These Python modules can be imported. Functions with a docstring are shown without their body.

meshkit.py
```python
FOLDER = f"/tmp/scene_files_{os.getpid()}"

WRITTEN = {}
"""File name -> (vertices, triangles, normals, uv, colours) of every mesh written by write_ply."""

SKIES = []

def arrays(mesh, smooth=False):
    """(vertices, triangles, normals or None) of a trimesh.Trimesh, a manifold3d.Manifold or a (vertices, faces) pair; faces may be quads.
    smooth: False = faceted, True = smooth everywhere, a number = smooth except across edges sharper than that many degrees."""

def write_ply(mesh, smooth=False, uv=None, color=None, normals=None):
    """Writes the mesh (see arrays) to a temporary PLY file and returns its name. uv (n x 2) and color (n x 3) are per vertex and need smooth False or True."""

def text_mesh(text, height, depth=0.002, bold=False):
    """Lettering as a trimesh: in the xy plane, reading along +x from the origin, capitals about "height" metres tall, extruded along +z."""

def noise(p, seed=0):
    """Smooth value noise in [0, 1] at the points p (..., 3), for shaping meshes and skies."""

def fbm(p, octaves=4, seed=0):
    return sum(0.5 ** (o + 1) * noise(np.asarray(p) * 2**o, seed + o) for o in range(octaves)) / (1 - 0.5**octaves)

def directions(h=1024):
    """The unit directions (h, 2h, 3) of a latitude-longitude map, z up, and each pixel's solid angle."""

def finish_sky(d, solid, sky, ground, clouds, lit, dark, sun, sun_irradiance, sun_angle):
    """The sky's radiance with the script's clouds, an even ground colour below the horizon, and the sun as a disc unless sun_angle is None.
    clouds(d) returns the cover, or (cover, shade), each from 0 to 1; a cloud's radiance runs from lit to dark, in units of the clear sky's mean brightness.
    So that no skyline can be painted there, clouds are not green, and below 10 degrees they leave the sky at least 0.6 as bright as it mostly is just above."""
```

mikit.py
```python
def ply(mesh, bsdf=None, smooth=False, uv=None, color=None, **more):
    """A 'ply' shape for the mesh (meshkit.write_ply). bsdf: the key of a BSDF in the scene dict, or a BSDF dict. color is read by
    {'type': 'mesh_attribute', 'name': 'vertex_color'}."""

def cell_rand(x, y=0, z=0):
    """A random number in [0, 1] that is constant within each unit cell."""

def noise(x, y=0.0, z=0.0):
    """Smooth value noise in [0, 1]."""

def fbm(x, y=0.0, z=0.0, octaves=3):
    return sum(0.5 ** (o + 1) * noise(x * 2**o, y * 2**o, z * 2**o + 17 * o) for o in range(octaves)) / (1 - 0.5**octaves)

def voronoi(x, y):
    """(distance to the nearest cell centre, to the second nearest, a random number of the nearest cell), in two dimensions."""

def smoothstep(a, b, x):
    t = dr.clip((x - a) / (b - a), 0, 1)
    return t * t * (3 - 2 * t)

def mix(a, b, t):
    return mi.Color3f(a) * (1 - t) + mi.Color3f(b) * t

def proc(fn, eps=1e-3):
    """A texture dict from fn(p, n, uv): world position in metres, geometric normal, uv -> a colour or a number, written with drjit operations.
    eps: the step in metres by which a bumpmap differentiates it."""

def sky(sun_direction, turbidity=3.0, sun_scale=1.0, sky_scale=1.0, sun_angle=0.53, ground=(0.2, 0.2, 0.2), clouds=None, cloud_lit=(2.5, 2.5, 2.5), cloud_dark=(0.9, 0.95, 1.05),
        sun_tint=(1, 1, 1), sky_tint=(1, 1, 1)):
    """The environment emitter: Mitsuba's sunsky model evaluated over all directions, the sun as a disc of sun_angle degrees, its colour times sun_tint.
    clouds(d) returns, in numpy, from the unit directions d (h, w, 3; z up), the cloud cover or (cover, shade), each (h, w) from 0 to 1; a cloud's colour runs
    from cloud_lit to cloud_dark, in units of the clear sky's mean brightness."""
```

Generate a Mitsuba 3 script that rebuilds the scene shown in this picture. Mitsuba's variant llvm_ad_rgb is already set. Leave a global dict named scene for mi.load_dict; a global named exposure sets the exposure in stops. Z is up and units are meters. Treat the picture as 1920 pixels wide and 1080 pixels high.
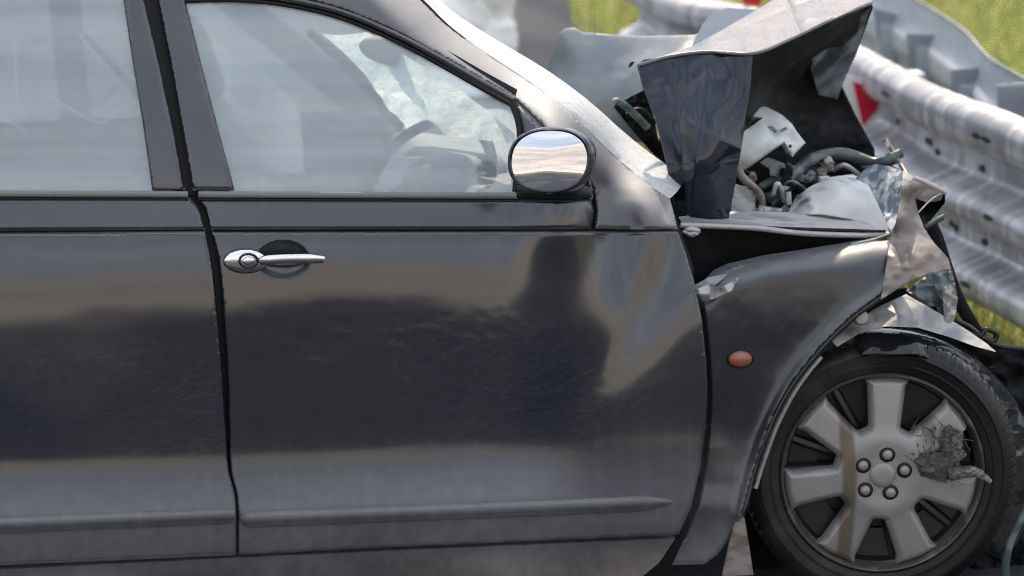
import math, random
import numpy as np, trimesh, shapely
import drjit as dr
import mitsuba as mi
import mikit, meshkit
from mikit import proc, ply, mix, smoothstep
from scipy.spatial import Delaunay, cKDTree
from scipy.interpolate import RBFInterpolator, PchipInterpolator
from shapely.geometry import Polygon, Point
from shapely import affinity

rng = np.random.default_rng(7)
random.seed(7)
T = mi.ScalarTransform4f
scene, labels = {}, {}

# ------------------------------------------------------------------ camera, sky, exposure
FPX, YAW = 5043.0, math.radians(12)
AIM = np.array([0, 0, 0.74])                       # a point on the near side of the car, at the middle of the picture
EYE = AIM + np.array([-6 * math.sin(YAW), -6 * math.cos(YAW), 1.36])
FWD = (AIM - EYE) / np.linalg.norm(AIM - EYE)
RIGHT = np.cross(FWD, [0, 0, 1]); RIGHT /= np.linalg.norm(RIGHT)
UP = np.cross(RIGHT, FWD)
scene['camera'] = {'type': 'thinlens', 'fov': math.degrees(2 * math.atan(960 / FPX)), 'fov_axis': 'x', 'aperture_radius': 0.016,
                   'focus_distance': 6.17, 'near_clip': 0.1, 'far_clip': 5000.0,
                   'to_world': T().look_at(origin=EYE.tolist(), target=AIM.tolist(), up=[0, 0, 1])}
exposure = 2.15
SUN = np.array([0.10, 0.62, 0.86])


def veil(d):
    """thin high cloud in long streaks"""
    az = np.arctan2(d[..., 1], d[..., 0])
    p = np.stack([np.cos(az) * 2.2, np.sin(az) * 2.2, d[..., 2] * 14], -1)
    s = meshkit.fbm(p, 4, 3)
    return np.clip(0.74 + 1.3 * (s - 0.5), 0.3, 0.97), np.clip(0.45 + 1.5 * (meshkit.fbm(p * 1.3 + 9, 3, 5) - 0.5), 0, 1)


scene['sky'] = mikit.sky(SUN, turbidity=4.0, sun_angle=0.8, clouds=veil, cloud_lit=(3.5, 3.6, 3.8), cloud_dark=(1.8, 1.98, 2.3))

# ------------------------------------------------------------------ helpers


def ray(px, py):
    px, py = np.asarray(px, float), np.asarray(py, float)
    return FWD + ((px - 960) / FPX)[..., None] * RIGHT + ((540 - py) / FPX)[..., None] * UP


def P(px, py, y):
    """the point of the plane at depth y (metres behind the near flank of the car) that is drawn at px, py of the sketch"""
    d = ray(px, py)
    t = (np.asarray(y, float) - EYE[1]) / d[..., 1]
    return EYE + t[..., None] * d


def PZ(px, py, z):
    d = ray(px, py)
    t = (np.asarray(z, float) - EYE[2]) / d[..., 2]
    return EYE + t[..., None] * d


def smooth_line(pts, n=12, closed=False):
    """Catmull-Rom"""
    p = np.asarray(pts, float)
    p = np.vstack([p[-1:], p, p[:2]]) if closed else np.vstack([2 * p[0] - p[1], p, 2 * p[-1] - p[-2]])
    out = []
    for a, b, c, d in zip(p[:-3], p[1:-2], p[2:-1], p[3:]):
        t = np.linspace(0, 1, n, endpoint=False)[:, None]
        out.append(0.5 * (2 * b + (c - a) * t + (2 * a - 5 * b + 4 * c - d) * t**2 + (3 * b - a - 3 * c + d) * t**3))
    if not closed:
        out.append(p[-2:-1])
    return np.vstack(out)


def resample(line, step, closed=True):
    q = np.vstack([line, line[:1]]) if closed else np.asarray(line)
    s = np.r_[0, np.cumsum(np.linalg.norm(np.diff(q, axis=0), axis=1))]
    n = max(3, int(round(s[-1] / step)))
    t = np.linspace(0, s[-1], n + 1)
    r = np.stack([np.interp(t, s, q[:, k]) for k in range(q.shape[1])], 1)
    return r[:-1] if closed else r


def densify(ring, step):
    """keeps the corners"""
    out = []
    for a, b in zip(ring, np.roll(ring, -1, axis=0)):
        n = max(1, int(np.ceil(np.linalg.norm(b - a) / step)))
        out.append(a + (b - a) * (np.arange(n) / n)[:, None])
    return np.vstack(out)


def tri2d(outline, holes=(), step=6.0):
    """triangles of a flat outline, evenly filled"""
    rings = [densify(np.asarray(r, float), step) for r in (outline, *holes)]
    poly = Polygon(rings[0], rings[1:]).buffer(0)
    edge = np.vstack(rings)
    x0, y0, x1, y1 = poly.bounds
    gx, gy = np.meshgrid(np.arange(x0, x1, step), np.arange(y0, y1, step * 0.87))
    gx[1::2] += step / 2
    g = np.stack([gx.ravel(), gy.ravel()], 1) + np.random.default_rng(3).uniform(-.08, .08, (gx.size, 2)) * step
    g = g[shapely.contains_xy(poly, g[:, 0], g[:, 1])]
    tree = cKDTree(edge)
    g = g[tree.query(g)[0] > 0.55 * step] if len(g) else g
    v = np.vstack([edge, g])
    f = Delaunay(v).simplices
    c = v[f].mean(1)
    f = f[shapely.contains_xy(poly, c[:, 0], c[:, 1])]
    a, b, c = v[f[:, 0]], v[f[:, 1]], v[f[:, 2]]
    area = (b[:, 0] - a[:, 0]) * (c[:, 1] - a[:, 1]) - (b[:, 1] - a[:, 1]) * (c[:, 0] - a[:, 0])
    f = f[np.abs(area) > 1e-3 * step * step]
    area = area[np.abs(area) > 1e-3 * step * step]
    f = np.where((area > 0)[:, None], f, f[:, ::-1])
    return v, f, tree.query(v)[0]


def border(f):
    e = np.vstack([f[:, [0, 1]], f[:, [1, 2]], f[:, [2, 0]]])
    key = np.sort(e, 1)
    _, i, n = np.unique(key, axis=0, return_index=True, return_counts=True)
    return e[i[n == 1]]


def close_back(v, f, offset):
    """adds walls from the border to a copy moved by offset, and the copy as a back"""
    n = len(v)
    b = border(f)
    walls = np.vstack([np.stack([b[:, 0], b[:, 0] + n, b[:, 1]], 1), np.stack([b[:, 1], b[:, 0] + n, b[:, 1] + n], 1)])
    return np.vstack([v, v + offset]), np.vstack([f, f[:, ::-1] + n, walls])


def skirt(v, f, offset):
    n = len(v)
    b = border(f)
    u = np.unique(b)
    at = np.full(n, -1); at[u] = np.arange(len(u)) + n
    walls = np.vstack([np.stack([b[:, 0], at[b[:, 0]], b[:, 1]], 1), np.stack([b[:, 1], at[b[:, 0]], at[b[:, 1]]], 1)])
    return np.vstack([v, v[u] + offset]), np.vstack([f, walls])


def curve(ctrl, folds=None):
    """depth from control points (px, py, y), a thin-plate surface, with sharp folds added"""
    c = np.asarray(ctrl, float)
    r = RBFInterpolator(c[:, :2] / 100, c[:, 2], kernel='thin_plate_spline', smoothing=1e-6)
    return lambda x, y: r(np.stack([x, y], 1) / 100) + (folds(x, y) if folds else 0)


def sheet(outline, depth, step=6, holes=(), edge=0.0, edge_px=7.0, wall=0.0, thick=0.0, crumple=0.0, size=40.0, seed=0, round_corners=False):
    """a pressed sheet: outline in sketch units, depth(px, py) in metres; edge: how far its rim turns in, wall: depth of the folded flange"""
    if round_corners:
        outline = smooth_line(outline, 8, True)
    v, f, d = tri2d(outline, holes, step)
    y = np.full(len(v), float(depth)) if np.isscalar(depth) else depth(v[:, 0], v[:, 1])
    if crumple:
        q = np.stack([v[:, 0] / size, v[:, 1] / size, 0 * y + seed * 3.7], 1)
        n = meshkit.fbm(q, 4, seed)
        y = y + crumple * (n - 0.5) * 2 + crumple * 0.6 * (np.abs(meshkit.noise(q * 1.7 + 5, seed + 9) - 0.5) * 2 - 0.5)
    if edge:
        t = np.clip(1 - d / edge_px, 0, 1)
        y = y + edge * (1 - np.sqrt(np.maximum(1 - t * t, 0)))
    w = P(v[:, 0], v[:, 1], y)
    if wall:
        return skirt(w, f, np.array([0, wall, 0]))
    if thick:
        return close_back(w, f, np.array([0.0, thick, 0.0]))
    return w, f


def tube(line, radius, sides=12, n=8, caps=True, flat=1.0):
    """line: world points"""
    p = smooth_line(line, n) if n else np.asarray(line, float)
    t = np.gradient(p, axis=0); t /= np.linalg.norm(t, axis=1, keepdims=True)
    a = np.cross(t, [0.3, 1, 0.2]); a /= np.linalg.norm(a, axis=1, keepdims=True)
    b = np.cross(t, a)
    r = np.interp(np.linspace(0, 1, len(p)), np.linspace(0, 1, len(np.atleast_1d(radius))), np.atleast_1d(radius))
    th = np.arange(sides) * 2 * np.pi / sides
    v = p[:, None] + r[:, None, None] * (np.cos(th)[None, :, None] * a[:, None] + flat * np.sin(th)[None, :, None] * b[:, None])
    i, j = np.meshgrid(np.arange(len(p) - 1), np.arange(sides), indexing='ij')
    q = np.stack([i * sides + j, i * sides + (j + 1) % sides, (i + 1) * sides + (j + 1) % sides, (i + 1) * sides + j], -1).reshape(-1, 4)
    f = np.vstack([q[:, [0, 1, 2]], q[:, [0, 2, 3]]])
    v = v.reshape(-1, 3)
    if caps:
        k = len(v)
        v = np.vstack([v, p[:1], p[-1:]])
        j = np.arange(sides)
        f = np.vstack([f, np.stack([(j + 1) % sides, j, j * 0 + k], 1), np.stack([k - sides + j, k - sides + (j + 1) % sides, j * 0 + k + 1], 1)])
    return v, f


def join(*ms):
    v, f, at = [], [], 0
    for a, b in ms:
        v.append(a); f.append(np.asarray(b) + at); at += len(a)
    return np.vstack(v), np.vstack(f)


def tm(mesh):
    return np.array(mesh.vertices), np.array(mesh.faces)


def blob(center, radii, rot=(1, 0, 0), ang=0.0, rough=0.0, freq=8.0, sub=4, seed=0):
    s = trimesh.creation.icosphere(subdivisions=sub)
    v = np.array(s.vertices)
    if rough:
        v = v * (1 + rough * (meshkit.fbm(v * freq / 4 + 5, 5, seed) - 0.5) * 2)[:, None]
    v = v * np.asarray(radii)
    v = trimesh.transform_points(v, trimesh.transformations.rotation_matrix(ang, rot))
    return v + np.asarray(center), np.array(s.faces)


def box(lo, hi, r=0.01):
    """a box with rounded edges between two corners"""
    import manifold3d as m3
    lo, hi = np.asarray(lo, float), np.asarray(hi, float)
    r = min(r, 0.45 * (hi - lo).min())
    parts = [m3.Manifold.sphere(r, 12).translate([x, y, z]) for x in (lo[0] + r, hi[0] - r) for y in (lo[1] + r, hi[1] - r) for z in (lo[2] + r, hi[2] - r)]
    m = m3.Manifold.batch_hull(parts).to_mesh()
    return np.array(m.vert_properties[:, :3], float), np.array(m.tri_verts)


def frame(n):
    n = np.asarray(n, float); n = n / np.linalg.norm(n)
    e1 = np.cross([0, 0, 1], n); e1 /= np.linalg.norm(e1)
    return -e1 if False else e1, np.cross(n, e1), n


def lathe(profile, center, n, sides=96):
    """profile: (radius, height along n)"""
    e1, e2, n = frame(n)
    pr = np.asarray(profile, float)
    th = np.arange(sides) * 2 * np.pi / sides
    v = center + pr[:, 0][:, None, None] * (np.cos(th)[None, :, None] * e1 + np.sin(th)[None, :, None] * e2) + pr[:, 1][:, None, None] * n
    i, j = np.meshgrid(np.arange(len(pr) - 1), np.arange(sides), indexing='ij')
    q = np.stack([i * sides + j, i * sides + (j + 1) % sides, (i + 1) * sides + (j + 1) % sides, (i + 1) * sides + j], -1).reshape(-1, 4)
    return v.reshape(-1, 3), np.vstack([q[:, [0, 1, 2]], q[:, [0, 2, 3]]])


def numbered(key):
    if key not in scene and key not in labels:
        return key
    k = 1
    while f'{key}_{k:03d}' in scene or f'{key}_{k:03d}' in labels:
        k += 1
    return f'{key}_{k:03d}'


def obj(name, mesh, mat, parent=None, smooth=40, label=None, **tags):
    key = numbered((parent + '__' if parent else '') + name)
    scene[key] = ply(mesh, mat, smooth=smooth)
    if label or tags:
        labels[key] = {**({'label': label} if label else {}), **tags}
    return key


def thing(name, label, cat, **more):
    key = numbered(name)
    labels[key] = {'label': label, 'category': cat, **more}
    return key


# ------------------------------------------------------------------ materials
def rgb(*c):
    return {'type': 'rgb', 'value': list(c)}


def two(d):
    return {'type': 'twosided', 'bsdf': d}


def mat(name, color, rough=0.5, **k):
    c = proc(color) if callable(color) else rgb(*color)
    r = proc(rough) if callable(rough) else rough
    scene[name] = two({'type': 'principled', 'base_color': c, 'roughness': r, **k})


def settled(p, n):
    """dust: more on what faces up, more low down, in patches"""
    a = mikit.fbm(p.x * 3, p.y * 3, p.z * 5, 3)
    b = mikit.fbm(p.x * 45, p.y * 45, p.z * 30, 2)
    up = smoothstep(0.25, 0.85, dr.abs(n.z))
    low = smoothstep(0.75, 0.1, p.z)
    d = 0.015 + 0.30 * up + 0.02 * low * (0.4 + a) + 0.05 * smoothstep(0.45, 0.75, a) + 0.20 * smoothstep(0.36, 0.24, p.z) * (.5 + .5 * a)
    d = d + 0.30 * smoothstep(0.17, 0.06, p.z) * smoothstep(0.3, 0.7, a)
    scuff = smoothstep(.66, .74, mikit.noise(p.x * 70 + p.z * 40, 3.0, p.z * 330 - p.x * 60)) * smoothstep(.40, .7, mikit.fbm(p.x * 4, 2.0, p.z * 4, 3)) * smoothstep(.75, .6, p.z)
    drip = smoothstep(.55, .8, mikit.fbm(p.x * 60, 1.0, p.z * 3, 3)) * smoothstep(.6, .2, p.z)
    d = d + 0.045 * scuff + 0.03 * drip
    return dr.clip(d * (0.75 + 0.5 * b), 0, 0.9)


mat('paint', lambda p, n, uv: mix((0.005, 0.0085, 0.0155), mix((0.25, 0.25, 0.26), (0.30, 0.26, 0.21), smoothstep(.14, .03, p.z)), settled(p, n)),
    lambda p, n, uv: 0.10 + 0.5 * settled(p, n) + 0.34 * smoothstep(.42, .28, p.z) + 0.06 * mikit.fbm(p.x * 5, p.y * 5, p.z * 9, 3), specular=1.0)
mat('paint_dull', lambda p, n, uv: mix((0.005, 0.0085, 0.0155), (0.25, 0.25, 0.26), settled(p, n)), lambda p, n, uv: 0.26 + 0.4 * settled(p, n), specular=0.8)
mat('paint_dust_sheen', lambda p, n, uv: mix((0.010, 0.012, 0.016), (0.46, 0.45, 0.455), 0.10 + 0.55 * smoothstep(.35, .9, dr.abs(n.z)) * (.7 + .6 * mikit.fbm(p.x * 6, p.y * 6, p.z * 6, 3))), lambda p, n, uv: 0.26 + 0.3 * smoothstep(.3, .8, dr.abs(n.z)), specular=0.8)  # dust and reflected bright sky put into the colour of upward faces
mat('paint_clean', (0.005, 0.012, 0.026), 0.06, specular=0.55)
mat('paint_sky_sheen', lambda p, n, uv: mix((0.12, 0.15, 0.18), (0.36, 0.39, 0.41), mikit.fbm(p.x * 9, p.y * 9, p.z * 9, 4)), 0.45, specular=0.5, clearcoat=0.5)  # reflected sky put into the colour of dark paint
mat('paint_lit', lambda p, n, uv: mix((0.08, 0.085, 0.105), (0.17, 0.165, 0.18), mikit.fbm(p.x * 12, p.y * 12, p.z * 12, 3)), 0.4, specular=0.5, clearcoat=0.6)  # dark paint made pale, dust and sunlit sheen put into the colour
mat('soot', lambda p, n, uv: mix((0.004, 0.005, 0.006), (0.018, 0.021, 0.024), smoothstep(.4, .8, mikit.fbm(p.x * 14, p.y * 14, p.z * 14, 4))), 0.6, specular=0.15)  # soot, also the painted dark of shaded gaps
mat('liner', lambda p, n, uv: mix((0.17, 0.21, 0.23), (0.012, 0.014, 0.016), smoothstep(.42, .68, mikit.fbm(p.x * 11, p.y * 11, p.z * 7, 4))), 0.5)
mat('black', (0.008, 0.008, 0.009), 0.5, specular=0.3)
mat('black_gloss', (0.008, 0.009, 0.010), 0.12, specular=0.5)
mat('rubber', lambda p, n, uv: mix(mix((0.009, 0.010, 0.011), (0.030, 0.031, 0.032), smoothstep(.4, .85, mikit.fbm(p.x * 12, p.y * 12, p.z * 12, 4))), (0.003, 0.003, 0.004), smoothstep(.92, 1.02, p.x + .08 * mikit.fbm(p.x * 20, p.y * 20, p.z * 20, 3))),  # right side of the tyre darkened, shade put into the colour
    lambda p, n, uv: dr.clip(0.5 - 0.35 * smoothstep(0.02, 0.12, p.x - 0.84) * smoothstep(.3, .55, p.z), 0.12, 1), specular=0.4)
scene['chrome'] = two({'type': 'roughconductor', 'material': 'Al', 'alpha': 0.08, 'specular_reflectance': rgb(.9, .9, .9)})
scene['mirror_glass'] = two({'type': 'conductor', 'material': 'Al', 'specular_reflectance': rgb(.66,.70,.77)})
scene['window_glass'] = {'type': 'blendbsdf', 'weight': proc(lambda p, n, uv: dr.clip(0.19 + 0.30 * mikit.fbm(p.x * 0.8 + 2, 3.0, p.z * 24, 4) + 0.08 * smoothstep(1.08, 0.95, p.z), 0, 1)),
                         'clear': {'type': 'thindielectric', 'int_ior': 1.9, 'specular_transmittance': rgb(.84, .90, .89)},
                         'dust': two({'type': 'diffuse', 'reflectance': rgb(.58, .66, .70)})}  # the film also carries sky haze and reflection streaks as colour
def crackle(lo, hi):
    def f(p, n, uv):
        a, b, c = mikit.voronoi(p.x * 130 + p.z * 70, p.y * 110 + p.z * 110)
        k = smoothstep(0.0, 0.22, b - a) * (0.35 + 0.65 * c)
        return mix(hi, lo, k * smoothstep(.15, .5, mikit.fbm(p.x * 12, p.y * 12, p.z * 12, 3)))
    return f


scene['crazed'] = {'type': 'principledthin', 'base_color': proc(crackle((0.42, 0.56, 0.54), (0.93, 0.97, 0.95))), 'roughness': 0.4, 'diff_trans': 1.45, 'spec_trans': 0.0}
scene['crazed_outer'] = {'type': 'principledthin', 'base_color': proc(crackle((0.58, 0.60, 0.61), (0.78, 0.79, 0.79))), 'roughness': 0.3, 'diff_trans': 0.4, 'spec_trans': 0.0}
mat('cover_silver', lambda p, n, uv: mix(mix((0.245, 0.24, 0.235), (0.31, 0.305, 0.30), mikit.fbm(p.x * 25, p.y * 25, p.z * 25, 3)), (0.09, 0.065, 0.035),
    0.75 * smoothstep(0.024, 0.010, dr.abs(p.x - 0.836 + 0.012 * mikit.noise(p.z * 9, 1.0, 2.0))) * smoothstep(0.50, 0.40, p.z)
    + 0.6 * smoothstep(0.022, 0.008, dr.abs(p.x - 1.012 - 0.02 * mikit.noise(p.z * 14, 5.0, 2.0))) * smoothstep(0.30, 0.34, p.z)), 0.38, metallic=0.35, specular=0.5)
mat('steel_dark', (0.03, 0.032, 0.034), 0.35, metallic=0.6)
mat('rim_grey', lambda p, n, uv: mix((0.10, 0.10, 0.10), (0.22, 0.18, 0.13), smoothstep(.5, .75, mikit.fbm(p.x * 30, p.y * 30, p.z * 30, 3))), 0.35, metallic=0.5)
mat('pale_plastic', lambda p, n, uv: mix((0.62, 0.66, 0.65), (0.45, 0.48, 0.47), smoothstep(.45, .7, mikit.fbm(p.x * 18, p.y * 18, p.z * 18, 3))), 0.4, specular=0.5)
mat('tower', lambda p, n, uv: mix((0.62, 0.63, 0.62), (0.10, 0.12, 0.14), smoothstep(.53, .74, mikit.fbm(p.x * 13 + 3, p.y * 13, p.z * 13, 4))), 0.4, specular=0.5)
mat('bluegrey', lambda p, n, uv: mix((0.13, 0.17, 0.22), (0.42, 0.46, 0.50), smoothstep(.45, .65, mikit.fbm(p.x * 55, p.y * 55, p.z * 22, 4))), 0.4, specular=0.5)
mat('scorched', lambda p, n, uv: mix((0.29, 0.26, 0.235), (0.14, 0.118, 0.104), smoothstep(.35, .7, mikit.fbm(p.x * 16, p.y * 16, p.z * 30, 4))), 0.42, specular=0.5, metallic=0.2)
mat('bare_metal', lambda p, n, uv: mix((0.48, 0.47, 0.46), (0.30, 0.29, 0.30), mikit.fbm(p.x * 60, p.y * 60, p.z * 60, 3)), 0.35, metallic=0.4)
mat('rail_top', lambda p, n, uv: mix((0.42, 0.40, 0.385), (0.22, 0.225, 0.24), smoothstep(.4, .62, mikit.fbm(p.x * 9, p.y * 20, p.z * 20, 4))), 0.5)
mat('hose', lambda p, n, uv: mix((0.05, 0.075, 0.08), (0.16, 0.19, 0.19), smoothstep(.4, .7, mikit.fbm(p.x * 25, p.y * 25, p.z * 25, 3))), 0.4)
mat('orange', lambda p, n, uv: mix((0.26, 0.075, 0.04), (0.24, 0.13, 0.10), smoothstep(.4, .65, mikit.fbm(p.x * 40, p.y * 40, p.z * 40, 2))), 0.3, specular=0.5, clearcoat=0.6)
mat('cloth', (0.20, 0.21, 0.215), 0.8)
mat('trim_grey', (0.17, 0.18, 0.18), 0.6)
mat('airbag', lambda p, n, uv: mix((0.72, 0.75, 0.76), (0.62, 0.65, 0.66), mikit.fbm(p.x * 10, p.y * 10, p.z * 10, 3)), 0.8)
mat('fluff', lambda p, n, uv: mix((0.05, 0.048, 0.046), (0.26, 0.245, 0.235), smoothstep(.3, .8, mikit.fbm(p.x * 170, p.y * 60, p.z * 170, 4)) * (.2 + .8 * smoothstep(1.03, 1.14, p.x))), 0.9)


def zinc(p, n, uv):
    t = p.x * 0.2 + p.y * 0.98
    a = 0.55 * mikit.fbm(t * 34, p.z * 1.2, 1.0, 4) + 0.45 * mikit.fbm(t * 2.5, p.z * 30, 4.0, 3)
    b = smoothstep(.60, .70, mikit.fbm(p.x * 60, p.y * 60, p.z * 40, 3)) * smoothstep(.5, .62, mikit.fbm(p.x * 4, p.y * 4, p.z * 9, 2))
    c = mix((0.50, 0.50, 0.515), (0.24, 0.24, 0.26), smoothstep(.32, .66, a))
    return mix(c, (0.12, 0.12, 0.13), 0.5 * b)


mat('zinc', zinc, lambda p, n, uv: 0.32 + 0.2 * mikit.fbm(p.x * 8, p.y * 8, p.z * 50, 3), metallic=0.45, specular=0.5)
mat('zinc_dull', lambda p, n, uv: mix((0.36, 0.40, 0.45), (0.50, 0.53, 0.56), mikit.fbm(p.x * 12, p.y * 12, p.z * 12, 4)), 0.5, metallic=0.3)
mat('spacer_grey', lambda p, n, uv: mix((0.24, 0.28, 0.32), (0.34, 0.37, 0.40), mikit.fbm(p.x * 12, p.y * 12, p.z * 12, 4)), 0.55, metallic=0.2)
mat('hole_dark', (0.012, 0.012, 0.015), 0.8)
mat('red_film', (0.55, 0.008, 0.03), 0.35, specular=0.5)
mat('white_film', (0.72, 0.71, 0.70), 0.4)
mat('white_plastic_sheet', (0.85, 0.85, 0.84), 0.6)
mat('asphalt', lambda p, n, uv: mix((0.030, 0.033, 0.042), (0.062, 0.064, 0.074), smoothstep(.3, .7, mikit.fbm(p.x * 1.6, p.y * 0.7, 0.0, 4)) * 0.7 + 0.3 * mikit.noise(p.x * 90, p.y * 90, 0.0)), 0.95, specular=0.15)
mat('soil', lambda p, n, uv: mix((0.07, 0.07, 0.04), (0.13, 0.12, 0.08), mikit.fbm(p.x * 3, p.y * 3, 0.0, 4)), 0.9)
mat('pale_slope', lambda p, n, uv: mix((0.44, 0.40, 0.36), (0.28, 0.268, 0.26), smoothstep(.35, .7, mikit.fbm(p.x * 0.10, p.y * 0.12, p.z * 0.9, 4))), 0.95)  # kept pale to stand in for bright horizon haze in reflections
scene['blade'] = {'type': 'principledthin', 'base_color': proc(lambda p, n, uv: mix(mix((0.22, 0.28, 0.07), (0.42, 0.45, 0.18), mikit.fbm(p.x * 2.2, p.y * 2.2, 0.0, 3)), (0.46, 0.42, 0.20),
                  smoothstep(.62, .85, mikit.noise(p.x * 23, p.y * 23, 0.0)))), 'roughness': 0.5, 'diff_trans': 1.15, 'spec_trans': 0.0}

# ------------------------------------------------------------------ ground, road, slope
GZ = -0.10                                         # the road lies a tyre's radius below the hub


def sheet_xy(x0, x1, y0, y1, n, height):
    gx, gy = np.meshgrid(np.linspace(x0, x1, n), np.linspace(y0, y1, n))
    v = np.stack([gx.ravel(), gy.ravel(), height(gx, gy).ravel()], 1)
    i, j = np.meshgrid(np.arange(n - 1), np.arange(n - 1), indexing='ij')
    q = np.stack([i * n + j, i * n + j + 1, (i + 1) * n + j + 1, (i + 1) * n + j], -1).reshape(-1, 4)
    return v, np.vstack([q[:, [0, 1, 2]], q[:, [0, 2, 3]]])


obj('ground', sheet_xy(-2500, 2500, -2500, 2500, 3, lambda x, y: 0 * x + GZ - 0.03), 'soil', kind='structure')


def uD(u, D, z=0.0):
    """ground point u metres to the right of the line of sight and D metres along it"""
    f = np.array([math.sin(YAW), math.cos(YAW), 0])
    r = np.array([math.cos(YAW), -math.sin(YAW), 0])
    u, D = np.asarray(u, float), np.asarray(D, float)
    return np.array([EYE[0], EYE[1], 0]) + u[..., None] * r + D[..., None] * f + np.array([0, 0, 1.0]) * np.asarray(z)


edge_line = [(3.2, 6.0), (2.4, 7.2), (1.15, 8.3), (0.98, 9.0), (0.80, 11.0), (0.66, 14.0), (0.60, 18.0), (0.9, 26), (2.5, 45), (6.0, 90)]
road_left = [(-40, 90), (-14, 20), (-14, -12), (14, -12), (14, 2)]
rp = np.array([uD(u, D) for u, D in road_left + [(6, 4)] + edge_line])
rv, rf, _ = tri2d(rp[:, :2], step=1.5)
obj('road', (np.c_[rv, np.full(len(rv), GZ)], rf), 'asphalt', smooth=False, kind='structure')


def slope_h(x, y):
    t = np.clip((-y - 24) / 60, 0, 1)
    return GZ - 0.05 + 17 * t * t * (3 - 2 * t) * (0.75 + 0.5 * meshkit.fbm(np.stack([x / 40, y / 40, 0 * x], -1), 3, 4))


obj('hillside', sheet_xy(-300, 300, -240, -22, 120, slope_h), 'pale_slope', smooth=True, kind='structure')  # unseen, shaped to put a tan band into the car reflections

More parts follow.
